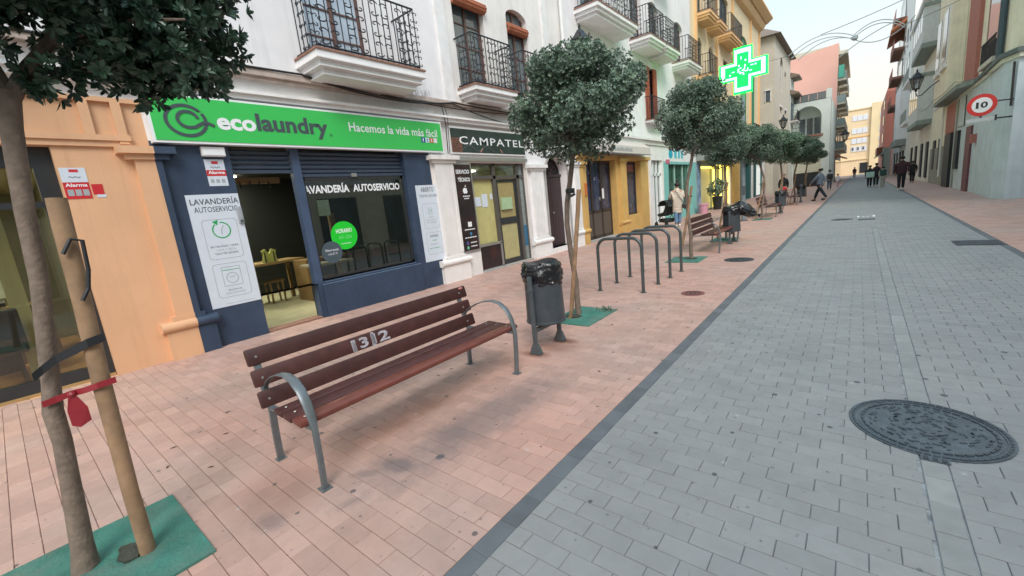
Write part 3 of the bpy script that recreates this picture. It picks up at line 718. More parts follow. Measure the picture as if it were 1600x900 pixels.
# sprayed numbers on the middle back slat and a small sticker
def slatpos(yy, zz): return (-2.943 - (zz-.585)*.249 + .0025, yy, zz)
g = thing('spray_tag', 'grey sprayed numerals 13 12 across the nearest bench backrest', 'graffiti', (-2.94, 1.7, .58))
for s_, a, b in (('1', 1.565, 1.60), ('3', 1.63, 1.705), ('1', 1.735, 1.775), ('2', 1.80, 1.90)):
    text('numeral', s_, a, b, .545, .625, 0, SPRAY, g, bold=.03, world=slatpos)
MB().add([slatpos(1.570, .54), slatpos(1.60, .54), slatpos(1.598, .60), slatpos(1.572, .61)], [(0, 1, 2, 3)]).build('paint_smear', SPRAY, g)
MB().add([slatpos(1.730, .525), slatpos(1.765, .53), slatpos(1.765, .635), slatpos(1.74, .64)], [(0, 1, 2, 3)]).build('paint_smear', SPRAY, g)
tag(MB().obox((-2.983, 2.79, .765), (.003, .045, .018), Matrix.Rotation(R(-14), 3, 'Y')).build('sticker', mat('red_white_sticker', (.55, .2, .2), .5)), 'tiny red and white sticker on the bench top slat', 'sticker')
b2 = dup(b1, (-2.67, 9.97, 0), 0, 'second bench, seen between the bike racks and the overflowing bin')
b2 = b2
for y, lab in ((18.9, 'third bench, beside the bin with no bag'), (26.0, 'fourth and farthest bench on the left pavement')):
    dup(b1, (-2.75, y, 0), 0, lab)
BARREL = mat('grey_bin_barrel', (.060, .072, .085), .42, .1, 8, .05, 90, metal=.3, dirt=.25, dcol=(.14, .16, .18), dscale=5)
def crumpled_bag(c, rx, h, z0, seed, name, parent, m=PLASTIC, amp=.03, top=None):
    n, k = 44, 18; mb = MB(); g = {}
    for j in range(k+1):
        f = j/k; z = z0 + h*f
        prof = (.86 + .16*math.sin(f*math.pi*.9)) if f < .85 else (1.0 - (f-.85)*.9)
        for i in range(n):
            a = 6.283*i/n
            d = noise.noise(Vector((math.cos(a)*2.2+seed, math.sin(a)*2.2, f*3)))*amp + noise.noise(Vector((math.cos(a)*5, math.sin(a)*5+seed, f*9)))*amp*.6 - abs(math.sin(f*19+math.sin(a*3)))*amp*.35
            r = rx*prof + d
            g[j, i] = len(mb.v); mb.v.append((c[0]+r*math.cos(a), c[1]+r*math.sin(a), z + .012*math.sin(3*a+seed)*(f > .9)))
    for j in range(k):
        for i in range(n): mb.f.append((g[j, i], g[j, (i+1) % n], g[j+1, (i+1) % n], g[j+1, i]))
    cz = z0+h-.05; ci = len(mb.v); mb.v.append((c[0], c[1], cz))
    for i in range(n): mb.f.append((g[k, i], g[k, (i+1) % n], ci))
    return mb.build(name, m, parent, smooth=True)
def bin_(label, bag=True):
    x, y = -2.475, 3.468
    t = thing('litter_bin', label, 'litter bin', (x, y, 0), group='grey litter bins along the left pavement')
    for yy in (3.245, 3.692):
        MB().box(x-.022, x+.022, yy-.016, yy+.016, .0, .80, ch=.004).build('post', GREYM, t)
        MB().add([(x-.024, yy-.02, .11), (x+.024, yy-.02, .11), (x+.024, yy+.02, .11), (x-.024, yy+.02, .11), (x-.062, yy-.034, .006), (x+.062, yy-.034, .006), (x+.062, yy+.034, .006), (x-.062, yy+.034, .006)],
                 [(0, 1, 2, 3), (7, 6, 5, 4), (0, 4, 5, 1), (1, 5, 6, 2), (2, 6, 7, 3), (3, 7, 4, 0)]).build('foot_flare', GREYM, t)
        MB().lathe([(.012, 0), (.012, .016)], (x+.06, yy, .004), 6).build('foot_bolt', GREYM, t)
        MB().lathe([(.02, -.03), (.02, .03)], (x, yy, .66), 10, m=Matrix.Rotation(R(90), 3, 'X')).build('pivot', GREYM, t)
    MB().box(x-.02, x+.02, 3.26, 3.678, .225, .262).build('crossbar', GREYM, t)
    MB().lathe([(.05, .29), (.193, .29), (.207, .30), (.207, .315), (.200, .32), (.192, .60), (.19, .86), (.178, .86), (.18, .34)], (x, y, 0), 36, caps=False).build('barrel', BARREL, t, smooth=True)
    if bag:
        crumpled_bag((x, y), .208, .26, .655, 3, 'bin_bag', t, amp=.022)
        MB().lathe([(.005, -.02), (.022, -.01), (.03, .0), (.02, .015), (.005, .02)], (x+.03, y+.235, .72), 10, m=Matrix.Rotation(R(60), 3, 'X')).build('bag_knot', PLASTIC, t, smooth=True)
    return t
n1 = bin_('grey metal litter bin with black bag folded over its rim, beside the nearest bench')
n1.rotation_euler = (0, 0, 0)
c = dup(n1, (-2.42, 11.65, 0), 0, 'litter bin at the end of the second bench, swamped by a slumping black bag')
tb = thing('rubbish_bag', 'black rubbish bag slumped sideways out of the bin by the second bench', 'rubbish bag', (-2.28, 11.75, .8))
mb = MB(); bm = bmesh.new(); bmesh.ops.create_icosphere(bm, subdivisions=4, radius=1)
for v in bm.verts:
    p = v.co.copy(); d = 1 + .16*noise.noise(p*2.3) + .09*noise.noise(p*6)
    v.co = Vector((-2.22 + p.x*d*.30, 11.85 + p.y*d*.26, .83 + p.z*d*.17 - max(0, p.x)*.16))
bm.verts.index_update(); mb.add([v.co for v in bm.verts], [[v.index for v in f.verts] for f in bm.faces]); bm.free()
mb.build('bag_body', PLASTIC, tb, smooth=True)
MB().lathe([(.03, 0), (.015, .05), (.05, .11)], (-1.93, 11.87, .66), 10, m=Matrix.Rotation(R(110), 3, 'Y')).build('bag_neck', PLASTIC, tb, smooth=True)
dup(n1, (-2.50, 20.85, 0), 0, 'litter bin past the third bench, in front of the white doorway')
dup(n1, (-2.45, 28.4, 0), 0, 'litter bin beside the fourth bench, farthest of the bins')
rk = None
RACKM = mat('grey_rack_tube', (.085, .105, .11), .38, .1, 15, .05, 100, metal=.45)
labs = ['nearest grey hoop bike rack, just past the bin', 'second grey hoop bike rack from the camera', 'third grey hoop bike rack from the camera', 'farthest grey hoop bike rack, next to the tree']
for i, yy in enumerate((6.04, 6.66, 7.18, 7.78)):
    if rk is None:
        rk = thing('bike_rack', labs[0], 'bike rack', (-2.825, yy, 0), group='row of hoop bike racks')
        x0, x1, h, r = -3.188, -2.468, .835, .16
        pts = [(x0, yy, -.01), (x0, yy, .35), (x0, yy, h-r)] + [(x0+r-r*math.cos(a), yy, h-r+r*math.sin(a)) for a in [R(15*k) for k in range(1, 7)]]
        pts += [(x1-r+r*math.sin(a), yy, h-r+r*math.cos(a)) for a in [R(15*k) for k in range(0, 6)]] + [(x1, yy, h-r), (x1, yy, .35), (x1, yy, -.01)]
        MB().tube(pts, .0245, 14).build('hoop', RACKM, rk, smooth=True)
        for x in (x0, x1): MB().lathe([(.045, 0), (.045, .008), (.028, .012)], (x, yy, 0), 16).build('base_plate', RACKM, rk)
    else: dup(rk, (-2.825 + .02*(i == 2) + .02*(i == 3), yy, 0), 0, labs[i])
# ================================================================ pharmacy cross on its pole
NEON = emis('neon_white_green', (.26, 1.0, .50), 2.6)
GLOWE = emis('added_green_glow', (.0, 1.0, .03), 5.0)  # ring added round the cross for its green fringe and spill
NEONG = emis('neon_green', (.0, .50, .08), 1.0)
CROSSB = emis('glowing_cross_housing', (.0, 1.0, .03), 4)  # casing set glowing so that green light spills around it
PX, PY = -3.35, 18.1
t = thing('pharmacy_pole', 'tall grey steel pole carrying the pharmacy cross', 'pole', (PX, PY, 0))
MB().tube([(PX, PY, 0), (PX, PY, 2.2), (PX, PY, 4.75)], [.075, .07, .06], 16).build('shaft', mat('pale_grey_pole', (.22, .27, .30), .45, .1, metal=.4), t, smooth=True)
MB().lathe([(.16, 0), (.16, .02), (.09, .05)], (PX, PY, 0), 20).build('base_flange', GREYM, t)
B(PX-.07, PX+.07, PY-.1, PY+.1, 1.0, 1.3).build('service_hatch', GREYM, t)
t = thing('pharmacy_cross', 'lit green pharmacy cross sign glowing above the trees', 'pharmacy sign', (PX, PY, 4.6))
cz, h, a = 5.32, .72, .265
def cross(s, e): return [(PX+x*s if 1 else 0, cz+z*s) for x, z in ((-a-e, -h), (a+e, -h), (a+e, -a-e), (h, -a-e), (h, a+e), (a+e, a+e), (a+e, h), (-a-e, h), (-a-e, a+e), (-h, a+e), (-h, -a-e), (-a-e, -a-e))]
MB().prism(cross(1.0, 0), 'y', PY-.10, PY+.10).build('housing', CROSSB, t)
oo, ii = cross(.97, 0), [(PX+(x-PX)*.80, cz+(z-cz)*.80) for x, z in cross(1.0, -.03)]
mb = MB()
for i in range(12):
    j = (i+1) % 12; mb.prism([oo[i], oo[j], ii[j], ii[i]], 'y', PY-.125, PY-.10)
mb.build('neon_border', NEON, t)
mb = MB(); e1, e2 = cross(1.0, .0), cross(1.055, .012)
for i in range(12):
    j = (i+1) % 12; mb.prism([e2[i], e2[j], e1[j], e1[i]], 'y', PY-.115, PY+.0)
mb.build('added_glow_edge', GLOWE, t)
MB().prism(cross(.70, -.02), 'y', PY-.112, PY-.10).build('led_panel', NEONG, t)
rnd = random.Random(6)
for k in range(20):
    ax, az = rnd.choice(((rnd.uniform(-.5, .5), rnd.uniform(-.15, .15)), (rnd.uniform(-.15, .15), rnd.uniform(-.5, .5)))); w, hh = rnd.choice(((.09, .03), (.03, .09), (.05, .05)))
    B(PX+ax-w/2, PX+ax+w/2, PY-.118, PY-.112-.0005*(k % 7), cz+az-hh/2, cz+az+hh/2).build('led_segment', NEON, t)
# ================================================================ speed limit sign
SX, SY = 2.915, 20.45
t = thing('speed_sign', 'round red ringed 10 speed limit sign with blank plate below, on the right', 'traffic sign', (SX, SY, 0))
def yface(px, pz, r, mm, dy, name, n=36):
    return MB().prism([(px+r*math.cos(6.283*k/n), pz+r*math.sin(6.283*k/n)) for k in range(n)], 'y', SY-dy-.003, SY-dy).build(name, mm, t)
REDS = mat('sign_red', (.60, .035, .03), .4); WHS = mat('sign_face_white', (.78, .78, .78), .4)
yface(SX, 3.02, .332, GREYM, -.004, 'back_disc'); yface(SX, 3.02, .33, REDS, .003, 'red_ring'); yface(SX, 3.02, .225, WHS, .007, 'white_face')
for s_, a, b in (('1', SX-.13, SX-.07), ('0', SX-.03, SX+.13)):
    text('digit', s_, a, b, 2.925, 3.115, 0, PRINTB, t, bold=.03, world=lambda yy, zz: (yy, SY-.0115, zz))
B(SX-.31, SX+.33, SY-.012, SY+.004, 2.52, 2.63).build('plate', mat('plate_grey_white', (.5, .52, .52), .5), t)
MB().box(SX+.30, SX+.345, SY-.02, SY+.03, 2.50, 2.67).build('plate_end_clamp', DARKM, t)
MB().tube([(SX, SY+.02, 2.58), (SX+.75, SY+.55, 2.58)], .025, 8).tube([(SX, SY+.02, 3.1), (SX+.75, SY+.55, 3.1)], .02, 8).tube([(SX, SY+.02, 2.55), (SX, SY+.02, 3.2)], .025, 8).build('wall_bracket', DARKM, t)
# ================================================================ left side: upper facades
X0 = -6.85
PANE = mat('reflecting_window_pane', (.10, .13, .15), .06, .15, 1.5, spec=.9)
PANEC = mat('curtained_window_pane', (.40, .47, .55), .12, .12, 3, spec=.8)
IRONB = mat('wrought_iron_black', (.016, .018, .024), .5, .1)
def window(parent, xf, y0, y1, z0, z1, arch=0, fm=BROWNW, pm=PANE, depth=.16, cols=2, rows=3, flip=1, shutters=None):
    """a framed window sitting back in its opening; the frame is the part, each pane a sub-part"""
    xb = xf - depth*flip; fw = .055; mb = MB(); zt = z1 - arch
    def bx(a, b, c, d, e=.03): mb.box(xb, xb+e*flip, a, b, c, d)
    bx(y0, y0+fw, z0, z1); bx(y1-fw, y1, z0, z1); bx(y0+fw, y1-fw, z0, z0+fw); bx(y0+fw, y1-fw, z1-fw, z1)
    w = (y1-y0-2*fw)/cols
    for i in range(1, cols): bx(y0+fw+w*i-.03, y0+fw+w*i+.03, z0+fw, z1-fw, .04)
    h = (z1-z0-2*fw)/rows
    for j in range(1, rows): bx(y0+fw, y1-fw, z0+fw+h*j-.012, z0+fw+h*j+.012, .025)
    f = mb.build('window', fm, parent)
    for i in range(cols):
        B(xb-.004*flip, xb+.006*flip, y0+fw+w*i, y0+fw+w*(i+1), z0+fw, z1-fw).build('pane', pm, f)
    return f
def scroll(mb, y, z, w, h, plane, r=.010):
    """a pair of mirrored C scrolls; plane(y,z)->world"""
    for sg in (-1, 1):
        for tz in (-1, 1):
            pts = []
            for k in range(11):
                a = k/10*4.6; rr = w*.5*(1-.075*k)
                pts.append(plane(y+sg*(w*.5 - rr*math.cos(a)*.8 + .0), z+tz*(h*.25+rr*math.sin(a)*.9*(h/w)*.35)))
            mb.tube(pts, r, 4, caps=False)
def balcony(parent, y0, y1, zt, xf, xw=X0, fine=True, m=TRIMW, top=TERRAT, tiers=3, flip=1, rail=1.0, th=.28, scrolls=True, pot=False):
    d = xf-xw; mb = MB()
    # stepped soffit, widest on top
    ins = [0, .055, .13][:tiers]; zz = [zt-.03, zt-.055-th*.33, zt-.055-th*.66, zt-.055-th][:tiers+1]
    for i in range(tiers):
        e = ins[i]*flip; mb.box(xw-.02*flip, xf-e, y0+ins[i], y1-ins[i], zz[i+1], zz[i])
        if fine: mb.box(xw-.02*flip, xf-e+.018*flip, y0+ins[i]-.018, y1-ins[i]+.018, zz[i+1]+.004, zz[i+1]+.024)
    slab = mb.build('balcony', m, parent)
    B(xw-.02*flip, xf+.02*flip, y0-.02, y1+.02, zt-.03, zt).build('floor_tile_edge', top, slab)
    a, b, xx = y0+.05, y1-.05, xf-.05*flip
    mb = MB(); r = .016
    for z in (zt+.05, zt+rail): mb.tube([(xw, a, z), (xx, a, z), (xx, b, z), (xw, b, z)], r, 6)
    stuff(mb.build('railing', IRONB, slab))
    bars = [((xx, a+(b-a)*k/max(1, round((b-a)/.115))), 0) for k in range(round((b-a)/.115)+1)] 
    n2 = max(2, round(abs(xx-xw)/.115))
    side = [(xw+(xx-xw)*k/n2) for k in range(1, n2)]
    allb = [(p[0][0], p[0][1]) for p in bars] + [(x, a) for x in side] + [(x, b) for x in side]
    if fine:
        base = None
        for (x, y) in allb:
            if base is None:
                base = MB().tube([(x, y, zt+.03), (x, y, zt+rail)], .0095, 6).build('baluster', IRONB, slab, loc=(x-rootloc(slab).x, y-rootloc(slab).y, 0)); continue
            o = bpy.data.objects.new('baluster', base.data); COL.objects.link(o); o.parent = slab; o.location = (x-rootloc(slab).x, y-rootloc(slab).y, 0)
    else:
        mb = MB()
        for (x, y) in allb: mb.box(x-.008, x+.008, y-.008, y+.008, zt+.03, zt+rail)
        stuff(mb.build('balusters', IRONB, slab))
    if scrolls:
        mb = MB(); n = max(1, round((b-a)/.5))
        pl = lambda y, z: (xx, y, z)
        for k in range(n):
            yc = a+(b-a)*(k+.5)/n
            for q in range(3): scroll(mb, yc, zt+.19+.31*q, .22, .30, pl)
        if fine:
            for ys in (a, b):
                pl2 = lambda x, z, ys=ys: (x, ys, z)
                for q in range(3): scroll(mb, (xx+xw)/2, zt+.17+.31*q, .13, .27, pl2)
            for ys in (a, b):
                for q in range(4): scroll(mb, ys, zt+.15+.24*q, .10, .22, pl, .008)
        stuff(mb.build('scrollwork', IRONB, slab))
    if pot:
        MB().lathe([(.08, 0), (.12, .2), (.11, .21)], (xx-.12, (a+b)/2, zt), 12).build('flower_pot', TERRAT, slab)
    return slab
def blind_roll(parent, y0, y1, z, x, r=.085):
    mb = MB()
    for k in range(9): a = 6.283*k/9; mb.tube([(x+r*.8*math.cos(a), y0, z+r*.8*math.sin(a)), (x+r*.8*math.cos(a), y1, z+r*.8*math.sin(a))], .034, 6)
    mb.build('rolled_blind', TERRA, parent)

# ---- townhouse A (Y < 6.84)
ha = thing('townhouse', 'white townhouse above the green laundry sign, with the large wrought iron balcony', 'townhouse', (X0, 2, 0))
wall(-9, 6.845, 3.78, 10.2, X0, .22, [(3.88, 4.98, 4.06, 6.35), (-1.3, -.2, 4.06, 6.35), (3.88, 4.98, 7.4, 9.5), (-1.3, -.2, 7.4, 9.5)]).build('wall', WHITE, ha)
B(-13, X0-.23, -9, 6.84, 3.78, 10.2).build('body', WHITE, ha)
B(-13.2, X0+.45, -9, 6.84, 10.2, 10.45).build('roof_eave', TRIMW, ha)
window(ha, X0, 3.88, 4.98, 4.06, 6.35, cols=2, rows=5, pm=PANEC)
window(ha, X0, -1.3, -.2, 4.06, 6.35, cols=2, rows=5, pm=PANEC)
for a in (3.88, -1.3): window(ha, X0, a, a+1.1, 7.4, 9.5, rows=4)
balcony(ha, 3.60, 5.62, 4.06, -6.19)
balcony(ha, -1.6, .2, 4.06, -6.19, fine=False)
B(X0, X0+.055, 6.68, 6.95, 3.79, 10.2).build('quoin_strip', TRIMW, ha)
wall(-9, 6.845, 3.36, 3.68, X0, .1).build('fascia', WHITE2, ha)
# ---- townhouse B
hb = thing('townhouse', 'white townhouse with terracotta rolled blinds and two small iron balconies', 'townhouse', (X0, 9, 0))
wall(6.85, 11.75, 3.78, 11.2, X0, .22, [(7.22, 8.22, 4.1, 6.05), (9.08, 9.92, 4.1, 6.25, .2), (7.22, 8.22, 7.4, 9.4), (9.08, 9.92, 7.4, 9.4)]).build('wall', WHITE2, hb)
B(-13, X0-.23, 6.86, 11.74, 3.78, 11.2).build('body', WHITE, hb)
window(hb, X0, 7.22, 8.22, 4.1, 6.05, rows=4); window(hb, X0, 9.08, 9.92, 4.1, 6.25, arch=.2, rows=4)
window(hb, X0, 7.22, 8.22, 7.4, 9.4, rows=4); window(hb, X0, 9.08, 9.92, 7.4, 9.4, rows=4)
blind_roll(hb, 7.22, 8.24, 5.93, X0+.02, .1); blind_roll(hb, 9.1, 9.9, 5.80, X0-.03, .1)
balcony(hb, 7.12, 8.55, 4.10, -6.32, th=.24); balcony(hb, 8.92, 10.25, 4.10, -6.32, th=.24)
B(X0, X0+.05, 10.62, 10.85, 3.79, 11.2).build('quoin_strip', TRIMW, hb)
MB().tube([(X0+.10, 11.55, 3.8), (X0+.10, 11.55, 11.2)], .045, 10).build('rain_pipe', TRIMW, hb)
wall(6.85, 11.75, 3.36, 3.68, X0, .1).build('fascia', WHITE2, hb)
# ---- townhouse C
hc = thing('townhouse', 'long white townhouse with a row of white second floor balconies and red shutters', 'townhouse', (X0, 18, 0))
holes = [(12.9, 14.2, 7.1, 9.3, .3), (16.7, 17.8, 7.1, 9.1, .3), (18.6, 19.6, 7.1, 9.0, .3), (21.7, 22.9, 7.1, 9.0, .3), (14.0, 15.3, 4.3, 6.3, .4), (18.0, 19.1, 4.3, 6.4), (21.8, 22.8, 4.3, 6.1)]
wall(11.76, 24.2, 3.78, 12.0, X0, .22, holes).build('wall', WHITE, hc)
B(-13, X0-.23, 11.77, 24.19, 3.78, 12.0).build('body', WHITE, hc)
for h in holes: window(hc, X0, *h[:4], rows=4, pm=PANE)
balcony(hc, 12.5, 15.44, 7.06, -6.07, th=.30); balcony(hc, 16.55, 18.17, 7.06, -6.05, th=.30); balcony(hc, 18.30, 19.9, 7.06, -6.05, th=.30); balcony(hc, 21.25, 23.3, 7.06, -6.07, fine=False, th=.28)
balcony(hc, 14.6, 16.4, 10.1, -6.1, fine=False); balcony(hc, 18.6, 20.4, 10.1, -6.1, fine=False)
for a in (17.9, 18.75):
    mb = MB().box(X0+.0, X0+.05, a, a+.38, 4.3, 6.4)
    sh = mb.build('shutter', mat('brick_red_shutter', (.42, .10, .05), .5), hc)
    for k in range(14): B(X0+.05, X0+.062, a+.04, a+.34, 4.4+.14*k, 4.5+.14*k).build('louvre', MATS['brick_red_shutter'], sh)
B(X0, X0+.03, 21.6, 22.4, 4.3, 5.3).build('shutter', MATS['brick_red_shutter'], hc)
balcony(hc, 17.75, 19.35, 4.3, -6.5, fine=False, rail=.9, scrolls=False, tiers=1, th=.1)
B(X0, X0+.08, 11.78, 24.2, 3.62, 3.78).box(X0, X0+.14, 11.78, 24.2, 3.52, 3.62).box(X0, X0+.05, 11.78, 24.2, 3.36, 3.52).build('cornice', TRIMW, hc)
# string course common to A and B is split per house
for h_, a, b in ((ha, -9, 6.84), (hb, 6.85, 11.75)):
    B(X0, X0+.14, a, b, 3.70, 3.78).box(X0, X0+.09, a, b, 3.66, 3.70).build('string_course', mat('stained_ledge', (.50, .42, .37), .8, .15, 8, dirt=.5, dcol=(.30, .18, .13), dscale=5), h_)
    B(X0, X0+.16, a, b, 3.425, 3.465).box(X0, X0+.11, a, b, 3.36, 3.425).build('lower_cornice', TRIMW, h_)

# ---- orange and ochre house further on
OCH = mat('ochre_cream_render', (.80, .66, .44), .8, .06, 2, dirt=.2, dcol=(.6, .46, .3)); OCH2 = mat('orange_trim', (.78, .50, .25), .7, .06, 3)
hd = thing('apartment_building', 'ochre and orange building with three floors of balconies behind the pharmacy cross', 'building', (X0, 34, 0))
holes = [(25.2, 26.3, 7.1, 9.1, .4), (27.6, 28.6, 7.1, 9.1, .4), (25.3, 26.4, 10.1, 12.2, .4), (27.4, 28.4, 10.1, 12.2, .4), (30.2, 32.4, 10.1, 12.6, .2), (31.0, 32.2, 7.1, 9.0), (36.0, 38.5, 4.5, 11.6, .6), (40.2, 41.8, 4.5, 10.4, .6), (28.0, 29.3, 4.3, 6.0)]
wall(24.21, 43.2, 3.3, 13.6, X0, .22, holes).build('wall', OCH, hd)
B(-13, X0-.23, 24.22, 43.2, 3.3, 13.6).build('body', OCH, hd)
for h in holes[:6]: window(hd, X0, *h[:4], rows=3, fm=DARKM)
window(hd, X0, *holes[8][:4], rows=2, fm=TRIMW)
GB = mat('green_roller_blind', (.03, .22, .13), .7)
for h in holes[6:8]: B(X0-.12, X0-.09, h[0], h[1], h[2], h[3]).build('green_blind', GB, hd)
for a, b, z in ((25.05, 26.7, 10.1), (27.1, 28.7, 10.1), (29.7, 32.9, 10.1), (25.0, 26.6, 7.06)): balcony(hd, a, b, z, -6.1, fine=False, m=OCH2, th=.35, pot=(a < 26), scrolls=False)
for a in (24.9, 29.1, 33.3, 39.3, 43.0): B(X0, X0+.12, a, a+.2, 3.4, 13.2).build('pilaster_strip', OCH2, hd)
MB().prism([(X0-.3, 13.6), (X0+.55, 13.72), (X0+.95, 14.0), (X0+.95, 14.12), (-10, 15.4), (-13.2, 13.6)], 'y', 24.1, 43.5).prism([(X0, 13.2), (X0+.3, 13.3), (X0+.5, 13.6), (X0, 13.6)], 'y', 24.21, 43.2).build('roof_eave', mat('orange_eave', (.74, .50, .28), .8, .1, 4), hd)
balcony(hd, 37.6, 40.0, 4.6, -6.2, fine=False, m=OCH2, scrolls=False)
B(X0, X0+.15, 24.21, 43.2, 3.3, 3.5).build('shop_cornice', TRIMW, hd)
# ---- beige house with hipped eave
BEI = mat('beige_render', (.60, .55, .46), .85, .05, 2)
he = thing('townhouse', 'beige house with arched loggia window and hipped tiled eave, left of the pink wall', 'house', (-6.1, 51, 0))
wall(46, 57, 0, 13.4, -6.1, .25, [(49.5, 51.2, 9.4, 12.4, .8), (52.5, 53.6, 9.4, 11.6, .5), (49.8, 51, 5.8, 7.9), (53, 54.2, 5.8, 7.9), (49.5, 51, .2, 3), (53, 55, .2, 3)]).build('wall', BEI, he)
B(-13, -6.36, 46, 57, 0, 13.4).box(-6.36, -6.1, 46, 46.02, 0, 13.4).build('body', BEI, he)
for q in ((49.5, 51.2, 9.4, 12.4), (52.5, 53.6, 9.4, 11.6), (49.8, 51, 5.8, 7.9), (53, 54.2, 5.8, 7.9)): window(he, -6.1, *q, fm=TRIMW, rows=2)
B(-6.1, -6.02, 49.5, 51.3, 7.95, 8.1).box(-6.1, -6.02, 52.8, 54.4, 7.95, 8.1).build('window_hood', TRIMW, he)
mb = MB().box(-6.72, -6.40, 45.96, 46.0, 8.1, 9.0); mb.build('side_window', PANE, he)
MB().box(-6.80, -6.32, 45.88, 46.0, 9.0, 9.1).box(-6.80, -6.74, 45.94, 46.0, 8.05, 9.0).box(-6.38, -6.32, 45.94, 46.0, 8.05, 9.0).build('side_window_hood', TRIMW, he)
MB().add([(-5.6, 45.5, 13.4), (-5.6, 57.4, 13.4), (-13, 57.4, 13.4), (-13, 45.5, 13.4), (-9, 50, 16), (-9, 54, 16)], [(0, 1, 5, 4), (1, 2, 5), (2, 3, 4, 5), (3, 0, 4), (3, 2, 1, 0)]).build('roof', mat('brown_roof_tile', (.22, .17, .13), .8, .15, 6), he)
# ---- narrow pale house
PAL = mat('pale_grey_green_render', (.66, .69, .64), .85, .05, 2)
hf = thing('townhouse', 'narrow pale house with two small eaves and dark shutters beside the arched building', 'house', (-6.3, 58.5, 0))
B(-13, -6.05, 57.1, 60, 0, 11.6).build('wall', PAL, hf)
for z in (11.6, 9.9): MB().prism([(-6.1, z), (-5.3, z+.05), (-5.3, z+.18), (-6.9, z+.9), (-6.9, z)], 'y', 57.05, 60.0).build('roof_eave', MATS['brown_roof_tile'], hf)
for z in (3.9, 7.3):
    for a in (57.5, 58.9): B(-6.05, -5.98, a, a+.5, z, z+1.9).build('shutter', mat('blue_grey_shutter', (.06, .10, .13), .6), hf)
    balcony(hf, 57.3, 59.8, z, -5.4, xw=-6.05, fine=False, scrolls=False, th=.2)
# ---- building with the great arch, facing the camera
ARC = mat('pale_sage_render', (.66, .72, .67), .85, .05, 1.5)
hg = thing('apartment_building', 'pale building facing the camera with a great arch over a recessed balcony', 'building', (-4.6, 60, 0))
mb = MB(); ya = 60.0; x0_, x1_ = -6.9, -2.62; cx_, rr = -4.75, 1.30
n = 20; sp = 7.45
arc = [(cx_-rr*math.cos(math.pi*k/n), sp+rr*1.0*math.sin(math.pi*k/n)) for k in range(n+1)]
for k in range(n):
    p, q = arc[k], arc[k+1]
    mb.add([(p[0], ya, p[1]), (q[0], ya, q[1]), (q[0], ya, 9.25), (p[0], ya, 9.25)], [(0, 1, 2, 3)])
    mb.add([(p[0], ya, p[1]), (q[0], ya, q[1]), (q[0], ya+1.6, q[1]), (p[0], ya+1.6, p[1])], [(0, 1, 2, 3)])
mb.add([(x0_, ya, 0), (cx_-rr, ya, 0), (cx_-rr, ya, 9.25), (x0_, ya, 9.25)], [(0, 1, 2, 3)])
mb.add([(cx_+rr, ya, 0), (x1_, ya, 0), (x1_, ya, 9.25), (cx_+rr, ya, 9.25)], [(0, 1, 2, 3)])
mb.add([(cx_-rr, ya, 0), (cx_+rr, ya, 0), (cx_+rr, ya, 5.6), (cx_-rr, ya, 5.6)], [(0, 1, 2, 3)])
mb.add([(cx_-rr, ya, 5.6), (cx_-rr, ya, sp), (cx_-rr, ya+1.6, sp), (cx_-rr, ya+1.6, 5.6)], [(0, 1, 2, 3)])
mb.add([(cx_+rr, ya, 5.6), (cx_+rr, ya, sp), (cx_+rr, ya+1.6, sp), (cx_+rr, ya+1.6, 5.6)], [(0, 1, 2, 3)])
mb.build('front_wall', ARC, hg)
B(x0_, x1_, ya+1.6, ya+12, 0, 9.2).box(x1_-.02, x1_, ya, ya+1.6, 0, 9.2).box(x0_, x1_, ya+.01, ya+1.6, 9.2, 9.25).box(-3.1, x1_, ya-.02, ya+.6, 9.25, 10.2).build('body', ARC, hg)
B(cx_-rr, cx_+rr, ya+.02, ya+1.6, 5.5, 5.6).build('balcony_floor', ARC, hg)
MB().prism([(cx_-1.5, ya), (cx_+1.5, ya), (cx_+1.0, ya-.7), (cx_-1.0, ya-.7)], 'z', 5.45, 5.65).build('balcony_slab', TERRAT, hg)
mb = MB()
for k in range(22): x = cx_-1.15+2.3*k/21; mb.box(x-.012, x+.012, ya-.55, ya-.53, 5.65, 6.6)
mb.box(cx_-1.2, cx_+1.2, ya-.56, ya-.52, 6.58, 6.62); stuff(mb.build('railing', IRONB, hg))
for a in (-5.6, -4.9, -4.2): B(a, a+.55, ya+1.56, ya+1.6, 5.7, 7.6).build('window', PANE, hg)
for k in range(4): B(-6.2+.78*k, -5.46+.78*k, ya-.02, ya+.0, 9.3, 9.95).build('terrace_glass_panel', mat('smoked_terrace_glass', (.16, .18, .18), .2), hg)
B(-6.9, -3.1, ya-.03, ya+.05, 9.25, 9.3).box(-6.25, -3.1, ya-.03, ya+.03, 9.95, 10.0).build('terrace_rail', GREYM, hg)
B(-5.9, -3.4, ya-.05, ya-.005, 1.6, 3.0).build('shop_fascia_cream', mat('cream_panel', (.62, .60, .46), .7), hg)
B(-5.9, -3.4, ya-.06, ya-.005, .0, 1.58).build('dark_plinth_panel', PRINTB, hg)
